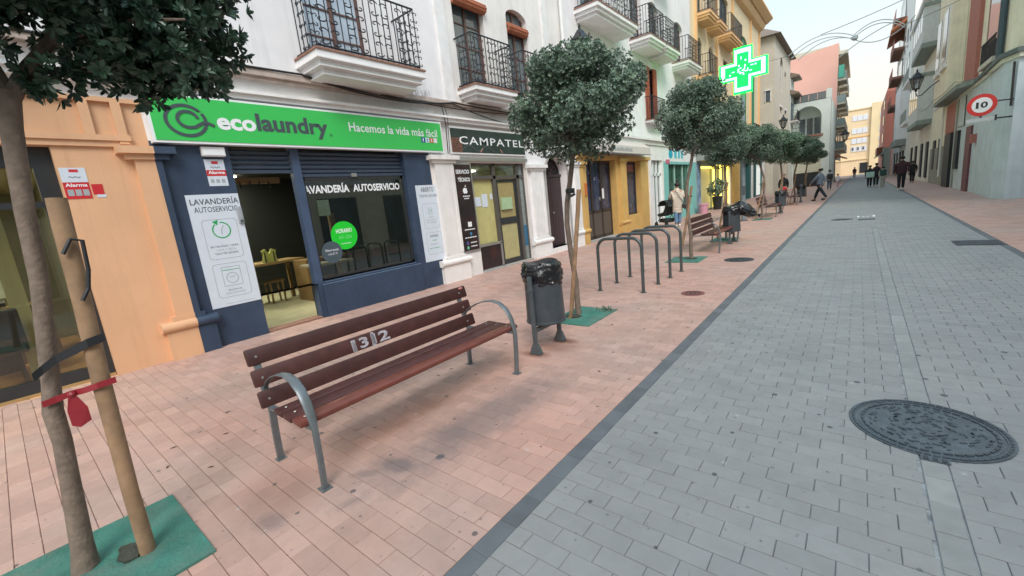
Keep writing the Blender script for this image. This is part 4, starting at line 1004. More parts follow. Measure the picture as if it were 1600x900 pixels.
# ---- pink building behind it
PNK = mat('salmon_pink_render', (.84, .46, .37), .85, .04, .6)
hh = thing('apartment_building', 'tall building with a blank salmon pink party wall and stacked balconies', 'building', (-4.5, 66, 0))
MB().add([(-7.9, 73, 0), (-2.65, 73, 0), (-2.65, 73, 17.3), (-7.9, 73, 16.6)], [(0, 1, 2, 3)]).build('party_wall', PNK, hh)
CRM = mat('cream_facade', (.66, .60, .46), .8, .06, 2)
B(-14, -2.64, 73.02, 96, 0, 17.2).build('body', CRM, hh)
for z in (4.2, 7.1, 10.0, 12.9):
    B(-2.64, -1.75, 73.1, 77.5, z-.15, z+.1).box(-2.64, -1.75, 79.5, 84, z-.15, z+.1).box(-2.64, -1.75, 86, 91, z-.15, z+.1).build('balcony_slab', CRM, hh)
    B(-1.79, -1.75, 73.1, 77.5, z+.1, z+1.0).box(-2.64, -1.75, 73.06, 73.1, z+.1, z+1.0).box(-1.79, -1.75, 79.5, 84, z+.1, z+1).box(-1.79, -1.75, 86, 91, z+.1, z+1).build('balcony_front', mat('grey_green_panel', (.30, .36, .33), .6), hh)
    B(-2.64, -2.58, 74, 76.5, z+.1, z+2.2).box(-2.64, -2.58, 80.5, 83, z+.1, z+2.2).build('window', PANE, hh)
B(-2.9, -1.7, 73.05, 93, 15.9, 16.3).build('roof_slab', CRM, hh)
B(-2.55, -2.0, 72.9, 73.0, 13.1, 14.6).build('green_awning', mat('green_awning', (.10, .42, .30), .7), hh)
MB().prism([(-2.64, 3.6), (-1.4, 3.0), (-1.4, 2.85), (-2.64, 3.4)], 'y', 73.2, 78).build('awning', mat('orange_red_awning', (.65, .16, .08), .7), hh)
B(-2.66, -2.55, 73.2, 95, .1, 2.9).build('shop_window', PANE, hh)
# ---- yellow building closing the street
YB = mat('bright_yellow_render', (.88, .68, .42), .85, .05, .5); YB2 = mat('cream_yellow_render', (.86, .70, .42), .85, .05, .5)
hi = thing('apartment_building', 'yellow orange apartment block with rows of white windows closing the street', 'building', (0, 130, 0))
B(-4.5, 1.6, 130, 150, 0, 14.6).build('body', YB, hi); B(1.62, 9, 129.5, 150, 0, 15.3).build('paler_wing', YB2, hi)
for z in (3.55, 14.6): B(-4.6, 1.6, 129.8, 130.0, z-.2, z).build('cornice', YB2, hi)
B(-4.4, 1.6, 129.9, 130, 8.3, 8.5).build('band', mat('orange_band', (.80, .42, .12), .8), hi)
for z in (5.2, 7.0, 9.2, 12.0):
    for k in range(3):
        x = -1.7+.95*k
        f = B(x, x+.88, 129.9, 129.98, z, z+1.2).build('window', SIGNW, hi)
        if z == 5.2: B(x+.1, x+.45, 129.86, 129.9, z+.3, z+1.0).build('pane', PANE, f)
    f = B(3.1, 4.9, 129.4, 129.5, z-.2, z+1.1).build('window', SIGNW, hi); B(3.2, 4.8, 129.36, 129.4, z, z+.3).build('pane', PANE, f)
B(.0, 1.4, 129.9, 129.98, .3, 2.6).build('dark_doorway', PRINTB, hi)
struct(MB().add([(-400, 320, 0), (400, 320, 0), (400, 320, 6), (-400, 320, 9)], [(0, 1, 2, 3)]).box(-60, -15, 200, 240, 0, 14).box(20, 80, 190, 240, 0, 16).build('hills', BEI))

# ================================================================ right side
def sag_(a, b, s, n=10): return [tuple(Vector(a).lerp(Vector(b), k/n) - Vector((0, 0, s*4*(k/n)*(1-k/n)))) for k in range(n+1)]
CRE = mat('cream_render', (.85, .78, .60), .85, .06, 2, dirt=.3, streak=.4); GRB = mat('blue_grey_paint', (.58, .66, .70), .8, .08, 2, dirt=.3, dcol=(.34, .40, .41), dscale=1.4, streak=.4)
BRK = mat('brick_red_tile', (.42, .155, .12), .75, .15, 12); SOF = mat('grey_green_soffit', (.26, .30, .27), .8, .1, 4)
ra = thing('apartment_building', 'cream corner building on the right with brick red stripes, bay and blue grey ground floor', 'building', (3.7, 28, 0))
foot = [(3.72, 31.4), (3.66, 26), (3.50, 21.7), (3.68, 20.95), (12, 21.6), (12, 31.4)]
MB().prism(foot, 'z', 0, 4.40).build('ground_floor_wall', GRB, ra)
f2 = [(3.76, 31.4), (3.72, 26), (3.58, 21.75), (3.76, 21.05), (12, 21.7), (12, 31.4)]
MB().prism(f2, 'z', 4.40, 14).build('upper_wall', CRE, ra)
cor = [(3.60, 31.4), (3.54, 26), (3.36, 21.65), (3.60, 20.80), (12, 21.4), (12, 31.4)]
MB().prism(cor, 'z', 4.44, 4.58).build('cornice', mat('dark_grey_cornice', (.12, .15, .15), .7, .15, 5), ra)
MB().prism([(c[0]+.07*(c[0] < 11), c[1]+.05*(c[1] < 30)) for c in cor], 'z', 4.30, 4.438).build('lower_cornice', mat('pale_cornice', (.68, .68, .58), .7, .1), ra)
for a, b in ((27.5, 29.9),): B(3.60, 3.76, a, b, 4.59, 14).build('brick_stripe', BRK, ra)
B(3.64, 3.74, 25.3, 25.9, 4.59, 14).build('brick_stripe', mat('brown_tile', (.28, .17, .13), .8), ra)
B(3.40, 3.8, 23.0, 25.3, 4.62, 4.78).build('balcony_sill', mat('pale_sill', (.55, .52, .45), .7), ra)
mb = MB()
for k in range(14): y = 23.05+2.2*k/13; mb.box(3.44, 3.46, y-.01, y+.01, 4.78, 5.5)
mb.box(3.43, 3.47, 23, 25.3, 5.48, 5.52); stuff(mb.build('balcony_railing', IRONB, ra))
B(3.55, 3.75, 23.5, 25.0, 4.8, 7.0).build('balcony_door', PANE, ra)
MB().tube([(3.50, 22.5, 4.6), (3.50, 22.5, 14)], .09, 8).build('rain_pipe', mat('dark_blue_pipe', (.05, .08, .10), .5), ra)
MB().tube([(3.62, 21.0, 2.9), (3.60, 21.0, 4.2)], .03, 8).build('cable_duct', DARKM, ra)
for n_, y0, y1, z0, z1, m_ in (('maroon_door', 27.0, 28.1, 0, 2.75, mat('maroon_paint', (.16, .05, .06), .5)), ('shop_window', 30.2, 31.0, .95, 2.75, PRINTB)):
    B(3.60, 3.80, y0, y1, z0, z1).build(n_, m_, ra)
B(3.50, 3.68, 26.0, 26.35, 2.0, 2.35).build('meter_box', BRK, ra)
# building 2 with the bay
rb = thing('apartment_building', 'cream building with projecting bay over the street, second on the right', 'building', (3.7, 35, 0))
B(3.75, 12, 31.42, 41.5, 0, 15).build('wall', CRE, rb)
B(3.70, 3.76, 31.42, 41.5, 0, 2.2).build('plinth', mat('stone_plinth', (.30, .30, .25), .8, .15, 5), rb)
bay = [(3.75, 26.6), (3.16, 28.0), (3.16, 35.6), (3.75, 36.6)]
MB().prism(bay, 'z', 4.42, 4.62).build('bay_floor', SOF, rb)
B(3.22, 3.74, 31.5, 36.5, 4.62, 15).build('bay_wall', CRE, rb)
for a in (32.2, 34.6):
    w_ = B(3.17, 3.22, a, a+1.5, 6.3, 8.9).build('window', TRIMW, rb); B(3.15, 3.17, a+.1, a+1.4, 6.4, 8.8).build('pane', PANE, w_)
    B(3.10, 3.22, a-.1, a+1.6, 6.0, 6.2).build('window_sill', TRIMW, rb)
    w_ = B(3.17, 3.22, a, a+1.5, 10.3, 12.6).build('window', TRIMW, rb); B(3.15, 3.17, a+.1, a+1.4, 10.4, 12.5).build('pane', PANE, w_)
B(3.58, 3.78, 32.2, 34.2, 0, 2.75).build('dark_doorway', PRINTB, rb); B(3.66, 3.78, 31.9, 34.9, 2.8, 4.3).build('brick_panel', BRK, rb)
B(3.68, 3.78, 36.6, 37.6, 0.9, 2.7).box(3.68, 3.78, 39.2, 40.2, .9, 2.7).build('window', PRINTB, rb)
MB().tube([(3.60, 35.6, 0.5), (3.60, 35.6, 4.4)], .05, 8).build('rain_pipe', TRIMW, rb)
for a in (37.6, 39.6):
    for z in (5.2, 8.4, 11.6):
        w_ = B(3.70, 3.76, a, a+1.1, z, z+2.0).build('window', TRIMW, rb); B(3.68, 3.70, a+.08, a+1.02, z+.08, z+1.92).build('pane', PANE, w_); B(3.62, 3.76, a-.1, a+1.2, z-.14, z).build('window_sill', TRIMW, rb)
B(3.70, 3.76, 31.42, 41.5, 4.66, 4.9).build('string_course', TRIMW, rb)
MB().tube([(3.68, 31.6, 0), (3.68, 31.6, 4.3)], .05, 8).build('rain_pipe', mat('pale_grey_pipe', (.40, .42, .40), .6), rb)
MB().tube(sag_((3.55, 22.6, 4.3), (3.12, 28.2, 4.75), .12), .014, 5).tube(sag_((3.12, 28.2, 4.75), (3.12, 35.5, 4.8), .1), .014, 5).tube(sag_((3.13, 35.5, 4.8), (3.0, 43, 5.1), .3), .014, 5).build('facade_cable', DARKM, rb)
MB().tube([(3.66, 29.2, 2.9), (3.66, 29.2, 4.2)], .02, 6).tube([(3.67, 29.2, 2.9), (3.70, 31.3, 2.95)], .015, 6).build('conduit', DARKM, ra)
# building 3 with glazed mirador
rc = thing('apartment_building', 'pale building with grey enclosed glazed bays over the street on the right', 'building', (3.7, 50, 0))
B(3.75, 12, 41.52, 60, 0, 13.4).build('wall', mat('pale_cream_render', (.78, .74, .64), .85, .05, 2), rc)
for z0, z1 in ((4.0, 7.2), (9.0, 11.6)):
    B(2.95, 3.75, 42.5, 50, z0, z0+.3).build('bay_floor', SOF, rc); B(2.98, 3.74, 42.6, 49.9, z0+.3, z1).build('bay_wall', mat('grey_bay_panel', (.60, .62, .60), .7), rc)
    B(2.94, 3.75, 42.5, 50, z1, z1+.2).build('bay_roof', SOF, rc)
    for k in range(4): B(2.965, 2.98, 43+1.7*k, 44.3+1.7*k, z0+1.2, z1-.3).build('bay_window', PANE, rc)
for a in (43, 46.5, 51, 55): B(3.66, 3.76, a, a+1.1, .3, 2.8).build('doorway', PRINTB, rc)
for z in (5.0, 8.4):
    B(2.9, 3.75, 52, 58, z-.15, z+.1).build('balcony_slab', TRIMW, rc); B(2.9, 2.94, 52, 58, z+.1, z+1.0).build('balcony_front', SOF, rc)
B(3.3, 3.75, 41.52, 60, 13.4, 13.7).build('roof_eave', TRIMW, rc)
# building 4, white
rd = thing('apartment_building', 'tall white and cream block with orange awnings, farther along on the right', 'building', (3.6, 70, 0))
B(3.55, 12, 60.02, 84, 0, 22).build('wall', mat('white_far_render', (.80, .80, .76), .85, .04, 1), rd)
B(2.9, 3.56, 60.5, 68, 3.9, 9.2).build('white_bay', TRIMW, rd); B(2.7, 3.6, 60.2, 69, 3.3, 3.9).build('dark_canopy', SOF, rd)
for z in (8.4, 11.6, 14.8, 18.0):
    B(2.6, 3.56, 72, 80, z-.15, z+.1).build('balcony_slab', TERRAT, rd); B(2.6, 2.64, 72, 80, z+.1, z+1.1).build('balcony_front', BRK, rd)
    B(3.48, 3.56, 73, 79, z+.1, z+2.2).build('window', PANE, rd)
MB().prism([(3.56, 17.6), (2.2, 16.6), (2.2, 16.4), (3.56, 17.2)], 'y', 70, 80).build('awning', mat('orange_awning', (.62, .22, .10), .7), rd)
for z in (4.6, 7.6, 10.6, 13.6):
    for a in (62, 65.5, 69, 82): w_ = B(3.49, 3.56, a, a+1.3, z, z+1.9).build('window', TRIMW, rd); B(3.47, 3.49, a+.1, a+1.2, z+.1, z+1.8).build('pane', PANE, w_)
for a in (62, 66, 71, 76): B(3.45, 3.56, a, a+1.4, .2, 2.8).build('doorway', PRINTB, rd)
# brick red building far right
re_ = thing('apartment_building', 'brick red building with rounded top at the far right end of the street', 'building', (3.4, 100, 0))
B(2.85, 12, 92, 116, 0, 12.6).build('wall', BRK, re_)
MB().prism([(2.85, 12.6), (3.0, 13.4), (3.6, 14.0), (12, 14.2), (12, 12.6)], 'y', 92, 116).build('rounded_parapet', mat('salmon_brick', (.60, .24, .18), .8), re_)
B(2.1, 2.86, 94, 104, 3.2, 4.4).build('dark_canopy', mat('brown_canopy', (.30, .13, .08), .8), re_)
for z in (5.2, 8.0, 10.4): B(2.78, 2.86, 95, 99, z, z+1.4).build('window', PANE, re_)
rf = thing('shop_kiosk', 'low grey green shop front with a striped awning at the far right', 'shopfront', (3.2, 88, 0))
B(2.7, 3.5, 85, 91.5, 0, 4.0).build('wall', mat('grey_green_wall', (.33, .38, .34), .8), rf); MB().prism([(2.7, 3.4), (1.7, 2.8), (1.7, 2.65), (2.7, 3.2)], 'y', 85.5, 91).build('awning', mat('green_white_awning', (.45, .60, .52), .7), rf)
B(2.62, 2.7, 86, 88, 0, 2.3).build('doorway', mat('brown_door', (.14, .08, .05), .6), rf)
# the plain block across the street from the laundry (its reflection shows in the shop glass)
rg = thing('apartment_building', 'plain cream block across the street from the laundry, reflected in its glass', 'building', (6.6, 2, 0))
B(6.6, 14, -14, 18.2, 0, 7.8).build('wall', CRE, rg); B(6.5, 6.6, -14, 18.2, 3.4, 3.6).build('cornice', TRIMW, rg); B(6.3, 14, -14.2, 18.4, 7.8, 8.0).build('roof_eave', TRIMW, rg)
for k in range(8):
    w_ = B(6.52, 6.6, -12+3.8*k, -10.6+3.8*k, 4.2, 6.6).build('window', BROWNW, rg); B(6.5, 6.52, -11.9+3.8*k, -10.7+3.8*k, 4.3, 6.5).build('pane', PANE, w_)
    B(6.52, 6.6, -12.3+3.8*k, -10.2+3.8*k, .1, 2.8).build('shop_window', PANE, rg)
# ================================================================ left side: shopfronts
def half(profile, ya, yb, split, mL, mR, name, parent):
    """extrude an (x,z) profile along Y and paint it in two colours about split"""
    for a, b, m in ((ya, min(yb, split), mL), (max(ya, split), yb, mR)):
        if b - a > .004: MB().prism(profile, 'y', a, b).build(name, m, parent)
def bx_prof(x0, x1, z0, z1): return [(x0, z0), (x1, z0), (x1, z1), (x0, z1)]
def pilaster(parent, ya, yb, split, mL, mR, ztop=2.52, cap=True, proud=.075, upper=None):
    xf = X0+proud; e = .15
    half(bx_prof(X0, xf, .56, ztop), ya, yb, split, mL, mR, 'pilaster_shaft', parent)
    half(bx_prof(X0, xf+.015, .50, .56), ya-.05, yb+.05, split, mL, mR, 'pilaster_plinth', parent)
    tor = [(X0, .37)] + [(xf+.005+.065*math.cos(R(t)), .435+.065*math.sin(R(t))) for t in range(-90, 91, 20)] + [(X0, .50)]
    half(tor, ya-e-.03, yb+e+.03, split, mL, mR, 'pilaster_torus', parent)
    half(bx_prof(X0, xf+.02, 0, .37), ya-e+.01, yb+e-.01, split, mL, mR, 'pilaster_base', parent)
    if cap:
        half(bx_prof(X0, xf+.03, ztop, ztop+.065), ya-.08, yb+.08, split, mL, mR, 'capital_moulding', parent)
        half(bx_prof(X0, xf+.08, ztop+.065, ztop+.15), ya-.15, yb+.15, split, mL, mR, 'capital_slab', parent)
    # sunk panel on the shaft
    if yb-ya > .3: half(bx_prof(xf, xf+.012, .62, ztop-.05), ya, ya+.07, split, mL, mR, 'pilaster_bead', parent); half(bx_prof(xf, xf+.012, .62, ztop-.05), yb-.07, yb, split, mL, mR, 'pilaster_bead', parent)
def room(parent, y0, y1, z1, depth, mw, mf, z0=0.0, mc=None, xs=-7.10):
    xb = xs-depth
    MB().add([(xs, y0, z0), (xb, y0, z0), (xb, y1, z0), (xs, y1, z0)], [(0, 1, 2, 3)]).build('interior_floor', mf, parent)
    MB().add([(xb, y0, z0), (xb, y1, z0), (xb, y1, z1), (xb, y0, z1)], [(0, 1, 2, 3)]).add([(xs, y0, z0), (xb, y0, z0), (xb, y0, z1), (xs, y0, z1)], [(0, 1, 2, 3)]).add([(xs, y1, z0), (xb, y1, z0), (xb, y1, z1), (xs, y1, z1)], [(0, 1, 2, 3)]).build('interior_wall', mw, parent)
    MB().add([(xs, y0, z1), (xb, y0, z1), (xb, y1, z1), (xs, y1, z1)], [(0, 1, 2, 3)]).build('interior_ceiling', mc or mw, parent)
LAMPW = emis('warm_ceiling_panel', (1, .95, .78), 22); LAMPC = emis('cool_ceiling_panel', (1, 1, .8), 8)
# ---- orange shop
s1 = thing('shopfront', 'apricot orange shopfront with a wide dark glass window, left edge', 'shopfront', (X0, -1, 0))
wall(-9, 1.53, 0, 3.22, X0, .25, [(-3.2, .665, 0, 2.67)]).build('wall', ORANGE, s1)
wall(-9, 1.53, 3.22, 3.36, X0, .02).build('white_band', TRIMW, s1)
B(X0, X0+.035, -9, 1.36, 2.67, 2.735).box(X0, X0+.06, -9, 1.36, 2.735, 2.80).box(X0, X0+.05, -9, 1.53, 3.17, 3.22).build('moulding', ORANGE, s1)
B(X0, X0+.05, .97, 1.06, 2.80, 3.17).box(X0, X0+.05, 1.25, 1.34, 2.70, 3.17).build('moulding', ORANGE, s1)
pilaster(s1, 1.335, 1.60, 1.53, ORANGE, NAVY)
fr = MB()
for a in (-3.2, -1.15, .50): fr.box(-7.06, -6.96, a, a+(.165 if a > 0 else .1), 0, 2.67)
fr.box(-7.06, -6.96, -3.2, .5, 2.45, 2.67).box(-7.05, -6.98, -3.2, .5, 2.02, 2.09).box(-7.06, -6.96, -3.2, .5, 0, .16); fr.build('window_frame', DARKM, s1)
B(-7.02, -7.01, -3.1, .5, .16, 2.45).build('window_glass', glass('orange_shop_glass', (.86, .88, .82), .015, .05), s1)
B(-7.1, -6.93, -3.2, .66, -.0, .03).build('threshold', mat('brass_threshold', (.4, .25, .1), .4), s1)
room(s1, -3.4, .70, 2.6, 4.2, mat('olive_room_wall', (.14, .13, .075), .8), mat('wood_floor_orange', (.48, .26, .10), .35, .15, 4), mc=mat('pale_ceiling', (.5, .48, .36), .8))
B(-9.2, -8.2, -1.2, -.6, 2.56, 2.59).build('ceiling_lamp', LAMPW, s1); B(-9.2, -8.2, -2.9, -2.3, 2.56, 2.59).build('ceiling_lamp', LAMPW, s1)
B(-7.9, -7.8, .02, .18, 0, 2.45).box(-8.4, -8.3, -1.0, -.9, 0, 2.5).build('yellow_column', ROOMY, s1)
for k, (y, w_) in enumerate(((-.1, .5), (-.75, .6), (-1.5, .6))): B(-9.0, -8.97, y-w_/2, y+w_/2, 1.0, 1.85).build('white_wall_panel', mat('white_panel', (.75, .76, .62), .5), s1)
dk = mat('dark_furniture', (.03, .028, .03), .45)
tch = thing('armchair', 'dark upholstered chair standing inside the orange shop window', 'chair', (-7.9, -.25, 0))
MB().box(-8.2, -7.6, -.55, .02, .40, .52, ch=.03).build('seat', dk, tch); MB().box(-7.64, -7.54, -.6, .07, .42, .95, ch=.03).build('backrest', dk, tch)
for x in (-8.15, -7.65):
    for y in (-.5, -.03): B(x-.02, x+.02, y-.02, y+.02, 0, .4).build('leg', dk, tch)
tds = thing('desk', 'dark desk inside the orange shop', 'desk', (-8.6, -.6, 0))
B(-8.9, -8.3, -1.1, .0, .93, .98).build('desktop', dk, tds); B(-8.85, -8.80, -1.05, -.05, 0, .93).build('panel', dk, tds)
tb_ = thing('counter', 'brown counter cabinet inside the orange shop behind the chair', 'counter', (-9.4, -.8, 0))
B(-9.8, -9.3, -1.7, .4, 0, .80).build('cabinet', mat('brown_cabinet', (.16, .11, .07), .5), tb_); B(-9.85, -9.25, -1.75, .45, .80, .84).build('top', WOODT, tb_)
# ---- laundry shop
s2 = thing('shopfront', 'navy blue laundry shopfront with open doorway and large window', 'shopfront', (X0, 3.8, 0))
wall(1.53, 6.02, 0, 2.76, X0, .25, [(2.39, 5.375, .575, 2.76), (2.39, 3.27, 0, .575)]).build('wall', NAVY, s2)
wall(1.53, 6.02, 2.76, 3.36, X0, .02).build('sign_backing', WHITE2, s2)
B(X0, X0+.035, 3.33, 5.42, 0, .545).build('window_apron', NAVY, s2)
MB().add([(X0+.035, 3.33, .545), (X0+.035, 5.42, .545), (-7.0, 5.42, .60), (-7.0, 3.33, .60)], [(0, 1, 2, 3)]).build('window_sill', mat('worn_navy_sill', (.09, .125, .19), .5, .15, 8), s2)
B(-7.02, -6.90, 3.255, 3.385, 0, 2.76).build('steel_post', mat('navy_steel', (.055, .085, .15), .4, .1), s2)
SHU = mat('shutter_slat_blue', (.045, .065, .10), .45, .1, 8)
for n_, a, b, zb in (('door_shutter', 2.40, 3.25, 2.365), ('window_shutter', 3.39, 5.37, 2.30)):
    s_ = B(-7.0, -6.93, a, b, zb-.0, zb+.045).build(n_, SHU, s2)
    for k in range(6):
        z = zb+.05+.072*k
        if z+.07 > 2.76: break
        MB().prism([(-7.0, z), (-6.955, z), (-6.935, z+.02), (-6.935, z+.048), (-6.955, z+.066), (-7.0, z+.066)], 'y', a, b).build('slat', SHU, s_)
B(-6.94, -6.90, 4.25, 4.35, 2.29, 2.35).build('shutter_lock', ALU, s2)
B(-6.99, -6.94, 3.385, 3.425, .6, 2.3).box(-6.99, -6.94, 5.30, 5.35, .6, 2.3).box(-6.99, -6.94, 3.385, 5.35, .6, .655).box(-6.99, -6.94, 3.385, 5.35, 2.24, 2.30).build('window_frame', DARKM, s2)
B(-6.985, -6.94, 3.40, 5.34, .600, .618).build('bronze_bead', mat('bronze_bead', (.14, .10, .07), .5), s2)
B(-6.968, -6.960, 3.425, 5.30, .655, 2.24).build('window_glass', GLASSM, s2)
B(-7.1, -6.86, 2.39, 3.25, 0, .028).build('threshold', TERRAT, s2)
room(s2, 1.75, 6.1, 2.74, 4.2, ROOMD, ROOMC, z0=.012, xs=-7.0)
B(-7.05, X0-.02, 1.75, 6.02, 2.745, 2.80).build('lintel', NAVY, s2)
B(-10.9, -10.2, 2.6, 3.6, 2.70, 2.72).build('ceiling_lamp', emis('laundry_ceiling_panel', (1, .98, .7), 18), s2)
B(-9.0, -7.9, 2.9, 3.3, 2.70, 2.72).build('ceiling_lamp', emis('dim_ceiling_panel', (1, .97, .7), 12), s2)
B(-7.5, -7.42, 2.2, 3.25, 2.27, 2.36).build('wooden_rail', WOODT, s2)
for k in range(5): MB().tube([(-7.40, 2.5+.14*k, 2.30), (-7.38, 2.5+.14*k, 2.20), (-7.34, 2.5+.14*k, 2.20)], .01, 6).build('hook', BLACKM, s2)
tt = thing('work_table', 'wooden folding table standing inside the laundry doorway', 'table', (-9.6, 3.6, 0))
B(-10.0, -9.2, 3.1, 4.2, .84, .89).build('tabletop', WOODT, tt)
for x in (-9.95, -9.28):
    for y in (3.15, 4.1): B(x, x+.07, y, y+.07, .012, .84).build('leg', WOODT, tt)
tt2 = thing('storage_bench', 'low wooden shelf unit with open compartments inside the laundry', 'shelf', (-9.0, 4.2, 0))
B(-9.2, -8.6, 3.95, 4.95, .82, .86).build('top', WOODT, tt2); B(-9.2, -8.6, 3.95, 3.99, .012, .82).build('side_panel', WOODT, tt2); B(-9.2, -8.6, 4.91, 4.95, .012, .82).build('side_panel', WOODT, tt2)
B(-9.2, -8.62, 3.99, 4.91, .40, .43).build('shelf', WOODT, tt2); B(-9.2, -8.62, 3.99, 4.91, .06, .09).build('shelf', WOODT, tt2); B(-9.2, -9.17, 3.99, 4.91, .09, .82).build('back_panel', mat('mid_brown_wood', (.20, .13, .06), .6), tt2)
for i, (x, y) in enumerate(((-9.75, 3.2), (-9.6, 3.65))):
    st = thing('stool', ('wooden stool under the left end of the laundry table', 'wooden stool under the middle of the laundry table')[i], 'stool', (x, y, 0))
    B(x-.16, x+.16, y-.16, y+.16, .45, .49).build('seat', WOODT, st)
    for a in (-.14, .11):
        for b in (-.14, .11): B(x+a, x+a+.03, y+b, y+b+.03, .012, .45).build('leg', WOODT, st)
hv = thing('safety_vest', 'yellow safety vest draped over a chair back in the laundry', 'vest', (-9.3, 3.55, .89))
MB().prism([(3.42, .89), (3.70, .89), (3.68, 1.05), (3.70, 1.13), (3.62, 1.16), (3.56, 1.05), (3.50, 1.16), (3.43, 1.13), (3.45, 1.05)], 'x', -9.35, -9.28).build('vest_body', mat('hi_vis_yellow', (.34, .36, .10), .8), hv)
B(-9.28, -9.272, 3.46, 3.485, .9, 1.10).box(-9.28, -9.272, 3.63, 3.655, .9, 1.10).build('dark_stripe', dk, hv)
pk = tag(B(-8.65, -8.58, 4.6, 4.72, .0, 1.75).build('wooden_plank', WOODT), 'upright pale wooden plank behind the laundry window', 'plank')
tb3 = thing('side_bench', 'pale bench behind the lower left of the laundry window', 'bench', (-7.6, 4.0, 0))
B(-7.9, -7.4, 3.5, 4.3, .80, .84).build('top', mat('pale_bench', (.34, .31, .22), .6), tb3); B(-7.7, -7.6, 4.2, 4.28, .012, .8).build('leg', ALU, tb3)
for i, y in enumerate((4.55, 5.0, 5.5)):
    c_ = thing('waiting_chair', ('dark metal waiting chair behind the laundry window, left one', 'dark metal waiting chair behind the laundry window, middle one', 'dark metal waiting chair behind the laundry window, right one')[i], 'chair', (-8.1, y, 0))
    MB().tube([(-8.3, y-.18, .012), (-8.3, y-.18, 1.0), (-8.3, y+.18, 1.0), (-8.3, y+.18, .012)], .015, 6).build('frame', GREYM, c_)
    B(-8.3, -7.9, y-.18, y+.18, .47, .50).build('seat', dk, c_)
# signage of the laundry
sg = thing('shop_sign', 'long bright green ecolaundry sign board with white edge', 'sign', (-6.79, 4, 3.0))
B(X0+.002, -6.735, 1.555, 6.36, 2.725, 3.325).build('sign_box', SIGNW, sg)
B(-6.735, -6.728, 1.590, 6.33, 2.755, 3.295).build('green_face', SIGNG, sg)
XT = -6.726
def swirl_pts(): pass
mb = MB(); cy, cz_ = 1.93, 3.005
pts = []; 
for k in range(61):
    t_ = k/60; a = R(-20 + 0)+6.283*1.72*t_; r_ = .115+.115*t_
    pts.append((XT, cy+r_*math.cos(-a+1.1)*1.05, cz_+r_*math.sin(-a+1.1)*.95))
def ribbon(pts, w, x, mm, name, parent, dx=.003):
    mb = MB(); n = len(pts); L_, R_ = [], []
    for i, p in enumerate(pts):
        a, b = pts[max(i-1, 0)], pts[min(i+1, n-1)]; d = Vector((b[0]-a[0], b[1]-a[1])).normalized(); nn = Vector((-d.y, d.x))
        ww = w if not callable(w) else w(i/(n-1))
        L_.append((p[0]+nn.x*ww/2, p[1]+nn.y*ww/2)); R_.append((p[0]-nn.x*ww/2, p[1]-nn.y*ww/2))
    for i in range(n-1): mb.prism([L_[i], L_[i+1], R_[i+1], R_[i]], 'x', x, x+dx)
    return mb.build(name, mm, parent)
# outer ring, inner curl and the tail crossing to the right
outer = [(1.945+.205*math.cos(R(a))*1.05, 3.005+.185*math.sin(R(a))) for a in range(40, 395, 8)]
ribbon([(2.09, 3.135)]+outer, .040, XT, PRINTD, 'emblem_ring', sg)
inner = [(1.965+.112*math.cos(R(a)), 3.02+.098*math.sin(R(a))) for a in range(10, 285, 9)] + [(2.03, 2.93), (2.08, 2.96), (2.13, 2.99), (2.19, 2.985), (2.25, 2.955)]
ribbon(inner, .038, XT+.0032, PRINTD, 'emblem_swirl', sg)
text('lettering', 'eco', 2.285, 2.775, 2.915, 3.075, XT+.001, SIGNW, sg, bold=.035, res=3)
text('lettering', 'laundry', 2.785, 3.86, 2.855, 3.17, XT+.001, PRINTD, sg, bold=.034, res=3)
text('registered_mark', '®', 3.875, 3.925, 2.905, 2.955, XT+.001, PRINTD, sg)
text('slogan', 'Hacemos la vida más fácil', 4.245, 6.215, 3.018, 3.165, XT+.001, SIGNW, sg, bold=.012, res=2)
for k, (c_, g_) in enumerate((((.03, .07, .30), 'f'), ((.55, .75, .85), 't'), ((.60, .10, .06), 'g'), ((.72, .70, .70), 'y'))):
    y = 5.785+.105*k; q = B(XT, XT+.003, y, y+.092, 2.905, 2.998).build('social_icon', mat('icon_%s' % g_, c_, .5), sg)
    text('icon_glyph', g_, y+.028, y+.064, 2.918, 2.985, XT+.0045, SIGNW if k != 1 else PRINTD, sg, bold=.02)
# wall fittings and posters
el = thing('emergency_light', 'white emergency light box under the left end of the green sign', 'light fitting', (X0, 2.2, 2.6))
MB().box(X0, X0+.07, 2.05, 2.33, 2.575, 2.70, ch=.012).build('housing', TRIMW, el); B(X0+.07, X0+.074, 2.07, 2.31, 2.59, 2.66).build('diffuser', SIGNW, el)
def alarm(parent, y0, y1, z0, z1, x):
    B(x, x+.004, y0, y1, z0, z1).build('plate', POSTER, parent)
    h = z1-z0; w = y1-y0
    B(x+.004, x+.006, y0, y1, z0+h*.38, z0+h*.60).build('red_band', PRINTR, parent)
    text('lettering', 'Alarma', y0+w*.08, y1-w*.06, z0+h*.45, z0+h*.57, x+.007, SIGNW, parent, bold=.03)
    B(x+.004, x+.006, y0+w*.35, y0+w*.68, z1-h*.17, z1-h*.07).build('red_emblem', PRINTR, parent)
    ribbon([(y0+w*(.25+.05*k), z1-h*(.30-.03*math.sin(k*1.7))) for k in range(11)], .006, x+.004, PRINTD, 'script_line', parent)
    for k in range(3): B(x+.004, x+.006, y0+w*(.12+.28*k), y0+w*(.30+.28*k), z0+h*.12, z0+h*.26).build('pictogram', PRINTC, parent)
al = thing('alarm_sign', 'small white and red Alarma sign on the navy wall above the poster', 'sign', (X0, 2.18, 2.3)); alarm(al, 2.068, 2.30, 2.19, 2.543, X0)
al = thing('alarm_sign', 'white and red Alarma sign stuck on the orange wall', 'sign', (X0, .78, 2.2)); 
